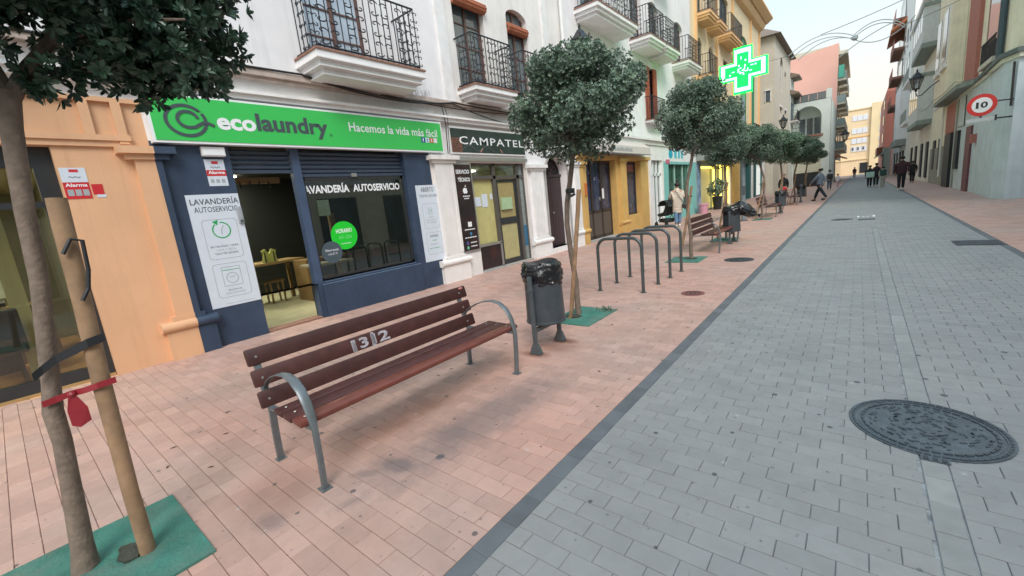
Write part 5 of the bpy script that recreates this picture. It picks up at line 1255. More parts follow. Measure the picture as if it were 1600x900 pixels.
B(X0, X0+.004, .680, .89, 2.275, 2.433).build('plate', POSTER, al); B(X0, X0+.004, .680, .89, 2.092, 2.273).build('red_plate', PRINTR, al)
text('lettering', 'Alarma', .695, .875, 2.225, 2.262, X0+.005, SIGNW, al, bold=.03)
B(X0+.004, X0+.006, .755, .83, 2.385, 2.415).build('red_emblem', PRINTR, al)
ribbon([(.74+.012*k, 2.33+.008*math.sin(k*1.7)) for k in range(9)], .005, X0+.004, PRINTD, 'script_line', al)
for k in range(3): B(X0+.004, X0+.006, .70+.062*k, .75+.062*k, 2.125, 2.195).build('pictogram', PRINTC, al)
a2_ = thing('red_sticker', 'small red sticker right beside the Alarma sign on the orange wall', 'sticker', (X0, .95, 2.18))
B(X0, X0+.004, .905, 1.0, 2.135, 2.25).build('sticker_face', PRINTR, a2_); B(X0, X0+.004, .93, 1.01, 2.10, 2.132).build('white_strip', POSTER, a2_)
p1 = thing('poster', 'tall pale LAVANDERÍA AUTOSERVICIO poster left of the laundry doorway', 'poster', (X0, 2.07, 1.3))
XP = X0+.006
B(X0, XP, 1.76, 2.385, .535, 2.082).build('panel', POSTER, p1)
text('heading', 'LAVANDERÍA', 1.795, 2.372, 1.948, 2.045, XP+.001, PRINTD, p1, bold=.012)
text('heading', 'AUTOSERVICIO', 1.822, 2.350, 1.845, 1.918, XP+.001, PRINTD, p1, bold=.006)
outline(rrect(1.868, 2.29, 1.20, 1.745, .045), .005, XP).build('card_outline', PRINTC, p1)
ringx((2.085, 1.595), .098, .113, XP+.0005, -230, 92, 40, asp=1.0).build('clock_ring', PRINTG, p1)
MB().prism([(1.99, 1.715), (2.065, 1.735), (2.045, 1.66)], 'x', XP, XP+.002).build('clock_arrow', PRINTG, p1)
ribbon([(2.115, 1.655), (2.082, 1.60), (2.080, 1.535)], .009, XP, PRINTC, 'clock_hands', p1)
for s_, a, b, z in (('EN TAN SOLO 1 HORA', 1.91, 2.25, 1.36), ('LAVA Y SECA', 1.97, 2.21, 1.31), ('TODO TIPO DE ROPA', 1.94, 2.23, 1.26)): text('small_print', s_, a, b, z, z+.028, XP+.001, PRINTC if 'LAVA' in s_ else PRINTD, p1, bold=.004)
outline(rrect(1.868, 2.29, .66, 1.135, .045), .005, XP).build('card_outline', PRINTC, p1)
outline(rrect(1.965, 2.20, .815, 1.085, .004, 1), .006, XP).build('washer_outline', PRINTC, p1); B(XP, XP+.002, 1.975, 2.19, 1.035, 1.043).build('washer_panel', PRINTG, p1)
ringx((2.083, .925), .068, .076, XP).build('washer_door', PRINTC, p1)
for s_, a, b, z in (('20 KG', 2.045, 2.12, .925), ('MÁQUINAS DE', 2.0, 2.17, .745), ('GRAN CAPACIDAD', 1.96, 2.21, .70)): text('small_print', s_, a, b, z, z+.025, XP+.001, PRINTD if z == .745 else PRINTC, p1, bold=.004)
B(XP, XP+.001, 1.93, 2.30, .568, .573).build('foot_line', PRINTC, p1)
kb = thing('key_box', 'small grey key box mounted over the right edge of the tall poster', 'key box', (XP, 2.345, 1.75))
MB().box(XP, XP+.04, 2.315, 2.385, 1.66, 1.90, ch=.015).build('case', mat('grey_plastic', (.32, .35, .38), .45), kb); B(XP+.04, XP+.045, 2.33, 2.37, 1.68, 1.71).build('lock', PRINTD, kb)
p2 = thing('poster', 'narrow pale ABIERTO TODOS LOS DÍAS poster right of the laundry window', 'poster', (X0, 5.85, 1.3))
B(X0, XP, 5.56, 6.15, .54, 2.09).build('panel', POSTER, p2)
text('heading', 'ABIERTO', 5.68, 6.02, 1.955, 2.045, XP+.001, PRINTD, p2, bold=.006); text('heading', 'TODOS LOS DÍAS', 5.62, 6.10, 1.85, 1.915, XP+.001, PRINTD, p2, bold=.003)
for z0, z1 in ((1.22, 1.72), (.68, 1.13)): outline(rrect(5.66, 6.06, z0, z1, .04), .005, XP).build('card_outline', PRINTC, p2)
ringx((5.86, 1.57), .06, .068, XP, 20, 330).build('round_icon', PRINTC, p2)
text('icon_text', '24', 5.825, 5.895, 1.545, 1.60, XP+.001, PRINTG, p2)
for s_, a, b, z, m_ in (('HORARIO', 5.80, 5.92, 1.43, PRINTC), ('DE 8 H A 22 H', 5.72, 6.0, 1.37, PRINTC), ('SIN CERRAR', 5.74, 5.98, 1.32, PRINTC), ('somos', 5.75, 5.98, 1.03, PRINTD), ('eco', 5.81, 5.92, .95, PRINTG), ('RESPETAMOS EL', 5.75, 5.97, .87, PRINTC), ('MEDIO AMBIENTE', 5.72, 6.0, .79, PRINTG)):
    text('small_print', s_, a, b, z, z+(.045 if s_ == 'somos' else .028), XP+.001, m_, p2, bold=.004)
# vinyl lettering and stickers on the laundry window
wl_ = thing('window_lettering', 'white LAVANDERÍA AUTOSERVICIO lettering across the top of the laundry window', 'lettering', (-6.95, 4.3, 2.1))
text('lettering', 'LAVANDERÍA', 3.33, 4.19, 2.035, 2.195, -6.955, SIGNW, wl_, bold=.035); text('lettering', 'AUTOSERVICIO', 4.265, 5.265, 2.035, 2.165, -6.955, SIGNW, wl_, bold=.035)
hs = thing('round_sticker', 'big round bright green HORARIO sticker on the laundry window', 'sticker', (-6.95, 3.95, 1.3))
disc((3.945, 1.30), .247, .245, -6.958).build('disc', ACIDG, hs)
text('lettering', 'HORARIO', 3.80, 4.10, 1.345, 1.42, -6.955, SIGNW, hs, bold=.02); text('lettering', '8 H – 22 H', 3.84, 4.07, 1.245, 1.30, -6.955, mat('pale_green_print', (.3, .8, .4), .5), hs); text('lettering', 'ecolaundry', 3.86, 4.05, 1.145, 1.175, -6.955, SIGNW, hs, bold=.01)
rs = thing('round_sticker', 'smaller round slate grey sticker overlapping below the green one', 'sticker', (-6.95, 3.66, 1.05))
disc((3.665, 1.045), .185, .185, -6.9555).build('disc', SLATE, rs)
text('lettering', 'Último lavado', 3.55, 3.79, 1.065, 1.11, -6.952, SIGNW, rs, bold=.01); text('lettering', 'a las 21 H', 3.59, 3.75, 1.0, 1.04, -6.952, SIGNW, rs)
nt = thing('paper_notice', 'pale yellowish paper notice taped inside the laundry window', 'notice', (-6.97, 3.68, 1.8))
B(-6.974, -6.970, 3.572, 3.775, 1.665, 1.925).build('sheet', mat('pale_paper', (.50, .55, .40), .8), nt)
for k in range(6): B(-6.970, -6.9692, 3.60, 3.72+.03*(k % 2), 1.71+.035*k, 1.716+.035*k).build('text_line', PRINTC, nt)
# ---- phone shop
s3 = thing('shopfront', 'white pilastered phone shopfront with tall glass door and yellow interior', 'shopfront', (X0, 7.6, 0))
wall(6.02, 9.34, 0, 2.74, X0, .2, [(7.22, 9.32, 0, 2.55)]).build('wall', WHITE2, s3)
wall(6.02, 9.34, 2.74, 3.36, X0, .02).build('sign_backing', WHITE2, s3)
pilaster(s3, 6.09, 6.60, 0, WHITE2, WHITE2)
fr = MB()
for a, b in ((7.22, 7.30), (8.06, 8.16), (9.0, 9.10), (9.27, 9.32)): fr.box(-7.02, -6.95, a, b, 0, 2.55)
fr.box(-7.02, -6.95, 7.3, 9.27, 2.18, 2.26).box(-7.02, -6.95, 7.3, 9.27, 2.50, 2.55); fr.build('door_frame', mat('bronze_grey_metal', (.12, .11, .10), .4, metal=.3), s3)
B(-6.97, -6.93, 7.24, 7.31, 0, 2.5).box(-6.97, -6.93, 7.31, 8.12, .60, .66).box(-6.97, -6.93, 8.06, 8.12, 0, .62).box(-6.97, -6.93, 7.31, 8.12, 0, .05).build('panel_frame', ALU, s3)
MB().box(-6.99, -6.955, 7.31, 8.06, .05, .60).build('marble_panel', MARBLE, s3)
B(-7.03, -7.02, 7.30, 8.06, .66, 2.18).build('frosted_yellow_pane', mat('frosted_yellow_glass', (.50, .46, .20), .25), s3)
B(-7.0, -6.995, 7.30, 9.27, 2.26, 2.50).build('transom_glass', GLASSM, s3)
dr = MB()
for a, b, c, d in ((8.17, 8.25, .04, 2.17), (8.90, 8.99, .04, 2.17), (8.25, 8.90, .04, .16), (8.25, 8.90, 1.05, 1.22), (8.25, 8.90, 2.10, 2.17)): dr.box(-7.04, -6.99, a, b, c, d)
dd = dr.build('door', DARKM, s3)
B(-7.02, -7.01, 8.25, 8.90, .16, 1.05).build('pane', mat('yellowed_glass', (.42, .38, .19), .25), dd); B(-7.02, -7.01, 8.25, 8.90, 1.22, 2.10).build('pane', mat('yellowed_glass2', (.36, .29, .13), .25), dd)
B(-7.0, -6.95, 8.30, 8.72, 1.42, 1.72).build('green_box_sign', mat('pale_green_box', (.36, .50, .30), .5), dd)
B(-6.985, -6.975, 9.1, 9.27, .05, 2.5).build('side_glass', mat('grey_reflecting_glass', (.22, .26, .25), .1), s3); B(-6.974, -6.970, 9.1, 9.27, .4, .95).build('blue_panel', mat('blue_panel', (.03, .14, .25), .5), s3)
for k in range(4): ringx((9.185, 1.35+.17*k), .04, .05, -6.973, 0, 300).build('vertical_letter', PRINTC, s3)
for a, b, c, d in ((7.38, 7.60, 1.56, 1.78), (7.64, 7.84, 1.53, 1.84), (7.95, 8.03, 1.70, 1.84)): B(-7.015, -7.01, a, b, c, d).build('paper_sheet', POSTER, s3)
room(s3, 7.0, 9.35, 2.52, 2.6, ROOMY, ROOMC, mc=mat('pale_ceiling', (.5, .48, .36), .8)); B(-8.6, -7.9, 7.9, 8.5, 2.48, 2.5).build('ceiling_lamp', LAMPC, s3)
B(-7.1, -6.84, 7.22, 9.32, 0, .03).build('door_step', STONE, s3)
B(X0, X0+.05, 6.6, 9.34, 2.58, 2.66).build('lintel_moulding', ALU, s3)
cs = thing('shop_sign', 'black CAMPATEL sign board with white letters over the phone shop', 'sign', (-6.79, 8, 3.0))
B(X0+.002, -6.80, 6.62, 9.30, 2.725, 3.30).build('sign_box', TRIMW, cs); B(-6.80, -6.795, 6.66, 9.27, 2.755, 3.255).build('black_face', mat('charcoal_green_face', (.020, .035, .035), .35, .3, 4), cs)
B(-6.795, -6.793, 6.66, 6.98, 2.755, 3.06).build('copper_print', mat('copper_print', (.16, .07, .045), .5, .4, 14), cs)
for k in range(6): B(-6.793, -6.7915, 6.68+.02*(k % 3), 6.90+.03*(k % 2), 2.79+.045*k, 2.80+.045*k).build('copper_line', PRINTB, cs)
text('lettering', 'CAMPATEL', 6.895, 9.22, 2.93, 3.10, -6.792, SIGNW, cs, bold=.008, spacing=1.15)
ribbon([(6.9+.03*k, 2.80+.12*math.sin(k*.16)**2) for k in range(40)], .012, -6.7945, mat('faint_grey_curve', (.12, .13, .13), .5), 'curve_print', cs)
for a, s_ in ((7.55, 1), (8.35, -1)): ribbon([(a, 2.77), (a+.09*s_*(1 if s_ > 0 else 1), 2.86)], .03, -6.7925, mat('copper_light', (.35, .20, .15), .5), 'copper_stroke', cs)
ps = thing('poster', 'black SERVICIO TÉCNICO panel with apple emblem left of the phone shop door', 'poster', (X0, 6.9, 1.5))
B(X0, X0+.02, 6.605, 7.20, .55, 2.54).build('frame', ALU, ps); B(X0+.02, X0+.026, 6.645, 7.165, .60, 2.50).build('black_panel', MARBLE, ps)
XC = X0+.028
text('heading', 'SERVICIO', 6.70, 7.12, 2.30, 2.39, XC, SIGNW, ps, bold=.03); text('heading', 'TÉCNICO', 6.74, 7.12, 2.13, 2.24, XC, SIGNW, ps, bold=.03)
ap = disc((6.90, 1.93), .05, .062, XC).build('apple_emblem', SIGNW, ps); disc((6.945, 1.93), .05, .06, XC+.0005).build('apple_emblem', SIGNW, ps)
disc((7.0, 1.945), .026, .03, XC+.003).build('apple_bite', MARBLE, ps); MB().prism([(6.92, 2.0), (6.925, 2.035), (6.955, 2.06), (6.95, 2.025)], 'x', XC, XC+.002).build('apple_leaf', SIGNW, ps)
for y0_, y1_, z in ((6.83, 7.06, 1.80), (6.86, 7.02, 1.75), (6.76, 7.10, 1.06), (6.74, 7.12, .88), (6.90, 7.11, .76), (6.90, 7.11, .655+.02)):
    for k in range(5): q = y0_+(y1_-y0_)*k/5; B(XC, XC+.002, q, q+(y1_-y0_)/5*.8, z, z+.022).build('print_line', SIGNW, ps)
B(XC, XC+.002, 6.88, 7.0, 1.13, 1.24).build('white_icon', SIGNW, ps); disc((6.94, .97), .035, .04, XC).build('blue_icon', mat('blue_icon', (.04, .20, .38), .5), ps); disc((6.80, .77), .04, .045, XC).build('violet_icon', mat('violet_icon', (.08, .08, .26), .5), ps); disc((6.80, .665), .035, .04, XC).build('green_icon', mat('mint_icon', (.15, .50, .30), .5), ps)
# ---- arched doorway
s4 = thing('doorway', 'white wall with tall arched maroon studded door between the phone shop and the ochre shop', 'doorway', (X0, 10.8, 0))
wall(9.35, 11.95, 0, 3.36, X0, .3, [(10.2, 11.36, .15, 2.80, .58)]).build('wall', WHITE, s4)
pilaster(s4, 9.44, 9.98, 0, TRIMW, TRIMW, ztop=2.35)
mb = MB(); n = 16; pr = 1.36/2
arc0 = [(10.78-.66*math.cos(math.pi*k/n), 2.22+.66*math.sin(math.pi*k/n)) for k in range(n+1)]; arc1 = [(10.78-.585*math.cos(math.pi*k/n), 2.22+.585*math.sin(math.pi*k/n)) for k in range(n+1)]
for k in range(n): mb.prism([arc0[k], arc0[k+1], arc1[k+1], arc1[k]], 'x', X0, X0+.03)
mb.box(X0, X0+.03, 10.12, 10.195, .15, 2.22).box(X0, X0+.03, 11.365, 11.44, .15, 2.22); mb.build('arch_moulding', STONE, s4)
B(-7.14, X0+.06, 10.1, 11.45, 0, .15).build('door_step', TRIMW, s4)
dd = B(-7.14, -7.10, 10.2, 10.777, .15, 2.2).build('door_leaf', MAROON, s4); d2 = B(-7.14, -7.10, 10.783, 11.36, .15, 2.2).build('door_leaf', MAROON, s4)
for leaf_, ya_ in ((dd, 10.2), (d2, 10.783)):
    for i in range(4): B(-7.10, -7.092, ya_+.145*i+.004, ya_+.145*i+.141, .17, 2.18).build('plank', MAROON, leaf_)
    mb = MB()
    for i in range(4):
        for j in range(9): mb.lathe([(.014, 0), (.010, .010), (.001, .013)], (-7.092, ya_+.07+.145*i, .3+.22*j), 6, m=Matrix.Rotation(R(90), 3, 'Y'))
    mb.build('studs', mat('iron_stud', (.10, .08, .08), .4, metal=.5), leaf_)
MB().lathe([(.03, 0), (.02, .03), (.001, .035)], (-7.092, 10.83, 1.15), 12, m=Matrix.Rotation(R(90), 3, 'Y')).build('door_knob', ALU, d2)
B(-7.13, -7.06, 10.2, 11.36, 2.2, 2.27).build('transom', MAROON, s4)
mb = MB(); 
for k in range(1, 8): a = math.pi*k/8; mb.tube([(-7.10, 10.78, 2.27), (-7.10, 10.78-.56*math.cos(a), 2.27+.52*math.sin(a))], .012, 5)
for rr_ in (.18, .36, .52): mb.tube([(-7.10, 10.78-rr_*math.cos(math.pi*k/12), 2.27+rr_*.93*math.sin(math.pi*k/12)) for k in range(13)], .012, 5)
mb.build('fanlight_grille', MAROON, s4); B(-7.16, -7.14, 10.2, 11.36, 2.2, 2.8).build('fanlight_backing', PRINTB, s4)
# ---- ochre shop
s5 = thing('shopfront', 'ochre yellow shopfront with dark glazed door, fluted pilasters and small window', 'shopfront', (X0, 15, 0))
wall(11.955, 18.0, 0, 2.86, X0, .3, [(12.55, 14.75, 0, 2.70), (15.70, 17.08, .63, 2.70)]).build('wall', YELLOW, s5)
wall(11.955, 18.0, 2.86, 3.36, X0, .02).build('upper_band', TRIMW, s5)
pilaster(s5, 11.70, 12.22, 12.0, TRIMW, YELLOW, ztop=2.45); pilaster(s5, 15.0, 15.45, 0, YELLOW, YELLOW, ztop=2.60)
B(X0, X0+.06, 11.96, 18.0, 2.74, 2.86).build('cornice_moulding', YELLOW, s5)
B(X0, X0+.05, 17.85, 18.05, 0, 2.86).build('white_end_strip', TRIMW, s5)
BL = mat('bluish_dark_glass', (.045, .055, .095), .10, .5, 2.5)
B(-7.14, -7.13, 12.6, 14.7, .0, 2.7).build('door_glass', BL, s5)
mb = MB()
for a in (12.55, 13.25, 13.95, 14.67): mb.box(-7.13, -7.08, a, a+.08, 0, 2.7)
mb.box(-7.13, -7.08, 12.6, 14.7, .0, .15).box(-7.13, -7.08, 12.6, 14.7, .95, 1.03).box(-7.13, -7.08, 12.6, 14.7, 2.62, 2.7).build('door_frame', mat('dark_brown_frame', (.045, .03, .025), .5), s5)
B(-7.13, -7.10, 12.63, 14.67, .15, .95).build('door_lower_panel', mat('grey_brown_panel', (.09, .075, .065), .5), s5)
rnd = random.Random(12)
for k in range(12): y = 12.7+rnd.random()*1.8; z = 1.15+rnd.random()*1.35; B(-7.129, -7.12, y, y+.10, z, z+.12).build('display_item', mat('display_%d' % (k % 3), ((.18, .2, .32), (.35, .36, .42), (.10, .09, .2))[k % 3], .5), s5)
B(-7.11, -7.10, 13.95, 14.22, 1.40, 1.75).build('white_notice', SIGNW, s5)
MB().box(X0, X0+.06, 12.33, 12.45, 1.55, 1.95, ch=.01).build('orange_box', mat('orange_box', (.55, .16, .04), .5), s5)
B(-7.14, -7.13, 15.7, 17.08, .63, 2.7).build('window_glass', BL, s5); mb = MB().box(-7.13, -7.09, 15.7, 17.08, .63, .69).box(-7.13, -7.09, 15.7, 15.76, .63, 2.7).box(-7.13, -7.09, 17.02, 17.08, .63, 2.7).box(-7.13, -7.09, 15.7, 17.08, 2.25, 2.31); mb.build('window_frame', DARKM, s5)
B(-7.125, -7.118, 15.85, 16.95, 2.32, 2.58).build('red_valance', mat('dull_red_print', (.30, .10, .09), .6), s5)
MB().lathe([(.22, 0), (.24, .012)], (-7.12, 16.45, 1.15), 20, caps=False, m=Matrix.Rotation(R(90), 3, 'Y')).tube([(-7.11, 16.2, .75), (-7.11, 16.2, 2.1)], .03, 6).build('display_wheel', mat('teal_display', (.04, .13, .16), .5), s5)
B(-7.15, -6.84, 12.55, 14.75, 0, .04).build('door_step', STONE, s5)
aw = thing('awning', 'pale beige fabric awning over the ochre shop', 'awning', (X0, 14.8, 3.1))
MB().prism([(X0+.002, 3.42), (-6.52, 3.16), (-6.50, 2.90), (-6.54, 2.90), (-6.56, 3.12), (X0+.002, 3.38)], 'y', 11.98, 17.3).build('canvas', mat('beige_canvas', (.55, .50, .47), .85, .05), aw)
B(-6.53, -6.49, 11.96, 17.32, 2.87, 2.90).build('front_bar', ALU, aw)
rnd = random.Random(3)
for k in range(11): B(-6.498, -6.496, 13.7+.17*k, 13.80+.17*k+.03*(k % 2), 2.97, 3.06+.02*(k % 3)).build('faded_letter', PRINTC, aw)
# ---- white entrance, turquoise shop, lit yellow shop, teal shop
s6 = thing('doorway', 'white framed entrance door with glass strips beside the turquoise shop', 'doorway', (X0, 18.9, 0))
wall(18.0, 19.68, 0, 3.36, X0, .2, [(18.25, 19.55, 0, 2.75)]).build('wall', TRIMW, s6)
B(-7.05, -7.0, 18.25, 19.55, 0, 2.75).build('door_glass', mat('grey_green_glass', (.13, .17, .16), .15), s6)
mb = MB()
for a in (18.25, 18.62, 19.02, 19.45): mb.box(-7.0, -6.94, a, a+.10, 0, 2.75)
mb.box(-7.0, -6.94, 18.25, 19.55, 2.1, 2.2).build('door_frame', SIGNW, s6)
s7 = thing('shopfront', 'turquoise framed shopfront behind the woman with the pushchair', 'shopfront', (X0, 22, 0))
wall(19.69, 24.7, 0, 2.72, X0, .2, [(20.35, 23.75, .35, 2.6)]).build('wall', TEAL, s7)
wall(19.69, 24.7, 2.72, 3.36, X0, .02).build('sign_backing', SIGNW, s7)
B(-7.05, -7.0, 20.35, 23.75, .35, 2.6).build('window_glass', mat('green_dark_glass', (.04, .10, .08), .12, .5, 2), s7)
mb = MB()
for a in (20.35, 21.5, 22.7, 23.68): mb.box(-7.0, -6.95, a, a+.07, .35, 2.6)
mb.build('window_frame', mat('mint_frame', (.36, .56, .50), .5), s7)
disc((20.7, 3.05), .28, .2, X0+.004).build('blue_letter', mat('cyan_letter', (.02, .38, .55), .5), s7)
for a, w_ in ((21.2, .35), (21.75, .28), (22.2, .3)): B(X0, X0+.01, a, a+w_, 2.88, 3.25).build('sign_letter', mat('cyan_letter2', (.10, .50, .62), .5), s7)
B(X0, X0+.02, 20.0, 20.5, 2.62, 2.80).build('pink_label', mat('pink_label', (.60, .16, .25), .5), s7)
wb = thing('planter', 'pink round planter standing at the foot of the turquoise shop', 'planter', (-6.4, 24.3, 0))
MB().lathe([(.20, 0), (.24, .42), (.27, .44), (.27, .52), (.20, .52)], (-6.4, 24.3, 0), 16).build('pot', mat('pink_pot', (.62, .30, .40), .5), wb)
s8 = thing('shopfront', 'shop with glowing yellow framed windows and a painted blue grey pier', 'shopfront', (X0, 29, 0))
wall(24.71, 35.6, 0, 3.30, X0, .25, [(25.6, 28.4, .1, 2.5), (28.9, 30.1, .1, 2.6), (30.6, 32.0, .1, 2.6)]).build('wall', mat('grey_green_pier', (.34, .38, .34), .8), s8)
B(X0, X0+.01, 24.75, 25.5, 0, 2.7).build('mural', mat('blue_mural', (.16, .25, .36), .7, .5, 3, dirt=.8, dcol=(.55, .6, .65), dscale=2.5), s8)
YL = emis('lit_yellow_frame', (1, .78, .14), 1.5); YG = emis('lit_yellow_interior', (.70, .62, .30), .16)
B(-7.15, -7.10, 25.6, 32, .1, 2.6).build('lit_interior', YG, s8)
mb = MB()
for a, b, z in ((25.6, 28.4, 2.5), (28.9, 30.1, 2.6), (30.6, 32.0, 2.6)): mb.box(-6.92, -6.82, a, b, z-.10, z).box(-6.92, -6.82, b-.10, b, .1, z)
mb.build('lit_window_frame', YL, s8)
B(-6.85, -6.2, 24.8, 32.5, 2.78, 3.05).build('grey_canopy', mat('grey_canopy', (.28, .30, .29), .7), s8)
B(X0, X0+.06, 32.3, 35.5, 0, 3.2).build('yellow_wall_panel', YELLOW, s8); B(X0+.06, X0+.10, 33.2, 34.6, 0, 2.6).build('ochre_door', mat('ochre_door', (.50, .32, .08), .6), s8)
B(X0, X0+.12, 32.05, 32.25, 0, 3.2).build('white_pilaster', TRIMW, s8)
pl = thing('potted_plant', 'leafy plant in a dark pot outside the glowing yellow shop', 'plant', (-6.4, 27.2, 0))
MB().lathe([(.22, 0), (.26, .75), (.22, .76)], (-6.4, 27.2, 0), 16).build('pot', PRINTB, pl); 
mb, _ = crown_mesh([(-6.4, 27.0, 1.25, .45), (-6.4, 26.5, 1.1, .38), (-6.4, 27.4, 1.5, .3)], 260, .11, .05, False, 5); stuff(mb.build('foliage', LEAF, pl))
s9 = thing('shopfront', 'dark teal shopfront past the pharmacy pole', 'shopfront', (X0, 40, 0))
wall(35.61, 46, 0, 3.30, X0, .25, [(36, 39.4, .1, 2.8), (40.6, 41.6, 0, 2.7), (42.3, 45, .1, 2.7)]).build('wall', mat('dark_teal_front', (.03, .12, .12), .6), s9)
B(-7.12, -7.1, 36, 45, .1, 2.8).build('shop_glass', mat('teal_glass', (.03, .09, .09), .12, .4, 2), s9); B(X0, X0+.1, 40.0, 40.4, 0, 3.2).box(X0, X0+.1, 45.1, 45.9, 0, 3.2).build('white_pilaster', TRIMW, s9)
B(-7.0, -6.97, 42.3, 45, .1, 2.7).build('lit_doorway', emis('white_lit_shop', (.9, .95, .9), .3), s9)

# ================================================================ lanterns, cables, garland, satellite bits
LG = glass('lantern_glass', (.55, .58, .6), .1, .15)
def lantern(name, label, c, r, h, arm):
    t = thing(name, label, 'street lamp', c); x, y, z = c
    mb = MB().lathe([(r*.50, 0), (r*.54, h*.05), (r*.50, h*.07)], c, 6).lathe([(r*1.05, h*.52), (r*1.10, h*.56), (r*.62, h*.70), (r*.58, h*.72), (r*.30, h*.82), (r*.14, h*.84), (r*.16, h*.92), (r*.03, h)], c, 6)
    for k in range(6): a = 6.283*k/6; mb.tube([(x+r*.5*math.cos(a), y+r*.5*math.sin(a), z+h*.05), (x+r*math.cos(a), y+r*math.sin(a), z+h*.53)], r*.055, 5)
    for k in range(6): a = 6.283*k/6; mb.tube([(x+r*math.cos(a), y+r*math.sin(a), z+h*.56), (x+r*1.12*math.cos(a), y+r*1.12*math.sin(a), z+h*.66)], r*.07, 5)
    mb.build('lantern_body', BLACKM, t)
    MB().lathe([(r*.48, h*.06), (r*.96, h*.53)], c, 6, caps=False).build('lantern_glass', LG, t)
    MB().tube(arm, r*.10, 8).build('bracket', BLACKM, t)
    MB().lathe([(r*.12, 0), (r*.25, -h*.06), (r*.05, -h*.12)], c, 8).build('finial', BLACKM, t)
lantern('wall_lantern', 'black wall lantern above the crown of the second tree', (-6.12, 11.4, 5.22), .26, .95, [(-6.12, 11.4, 5.15), (-6.3, 11.4, 4.95), (-6.6, 11.4, 5.0), (-6.85, 11.4, 5.2)])
lantern('wall_lantern', 'black wall lantern on a long arm over the street on the right', (2.30, 34.5, 5.45), .29, 1.1, [(2.30, 34.5, 5.3), (2.35, 34.5, 5.1), (2.55, 34.5, 5.12), (2.9, 34.5, 5.5), (3.25, 34.5, 5.75)])
lantern('wall_lantern', 'small distant wall lantern beside the beige house', (-5.2, 44.5, 5.5), .3, 1.1, [(-5.2, 44.5, 5.45), (-6.0, 44.5, 5.3), (-6.85, 44.5, 5.7)])
lantern('wall_lantern', 'far lantern near the orange red awning at the street end', (-1.6, 71.5, 5.1), .42, 1.5, [(-1.6, 71.5, 5.0), (-2.2, 72, 5.0), (-2.65, 73.0, 5.3)])
def sag(a, b, s, n=14): return [tuple(Vector(a).lerp(Vector(b), k/n) - Vector((0, 0, s*4*(k/n)*(1-k/n)))) for k in range(n+1)]
cb = thing('facade_cable', 'bundle of black cables sagging along the ledge above the shop signs', 'cables', (-6.7, 4, 3.7))
for i, (a, b, s) in enumerate((((-6.70, -6, 3.80), (-6.70, 3.6, 3.80), .03), ((-6.70, 3.6, 3.80), (-6.70, 6.75, 3.72), .10), ((-6.69, 3.6, 3.79), (-6.70, 6.75, 3.74), .14), ((-6.72, 5.0, 3.70), (-6.70, 8.9, 3.70), .07), ((-6.68, 6.75, 3.74), (-6.68, 12.0, 3.86), .08), ((-6.7, 6.75, 3.72), (-6.7, 9.6, 3.45), .10))):
    MB().tube(sag(a, b, s), .011 if i % 2 else .016, 6).build('cable', CABLE, cb)
MB().tube([(-6.72, 6.42, 3.72), (-6.70, 6.45, 3.5), (-6.70, 6.47, 3.30), (-6.73, 6.46, 2.7)], .010, 6).tube([(-6.72, 6.50, 3.72), (-6.70, 6.55, 3.45), (-6.72, 6.50, 2.7)], .007, 6).build('drop_cable', CABLE, cb)
spk = thing('bird_spikes', 'thin wiry bird spikes on the ledge under the large balcony', 'bird spikes', (-6.74, 5.8, 3.8))
rnd = random.Random(1); mb = MB()
for k in range(60): y = 5.45+.75*rnd.random(); mb.tube([(-6.74, y, 3.78), (-6.74+rnd.uniform(-.06, .06), y+rnd.uniform(-.05, .05), 3.78+rnd.uniform(.07, .16))], .0022, 3, caps=False)
mb.build('spikes', mat('grey_wire', (.25, .25, .26), .4, metal=.6), spk)
ga = thing('festive_arch', 'unlit festive light arch of thin white tubes slung across the street', 'light arch', (-.5, 25, 7))
GT = mat('pale_light_tube', (.42, .46, .50), .5)
def arcpts(x0, z0, x1, z1, rise, n=18): return [(x0+(x1-x0)*k/n, 25, z0+(z1-z0)*k/n + rise*4*(k/n)*(1-k/n)) for k in range(n+1)]
for a in ((-2.75, 6.9, -.42, 7.05, .42), (-2.65, 6.75, -.42, 6.9, .42), (-2.4, 6.6, -.3, 6.85, .40), (-.42, 7.05, 1.2, 6.95, .38), (-.42, 6.95, 1.2, 6.85, .36), (-.35, 6.85, 1.5, 7.2, -.42), (-.9, 6.3, 1.0, 7.2, .12)): MB().tube(arcpts(*a), .018, 6).build('light_tube', GT, ga)
MB().lathe([(.02, -.12), (.12, -.05), (.12, .05), (.02, .12)], (-.38, 25, 6.95), 8).build('centre_star', GT, ga)
MB().tube(sag((-6.85, 25, 7.2), (-2.7, 25, 6.9), .1), .008, 5).tube(sag((1.2, 25, 6.95), (3.6, 25, 7.6), .05), .008, 5).tube(sag((-1.6, 25.5, 7.55), (3.7, 25.5, 8.7), .12), .012, 5).build('support_wire', CABLE, ga)

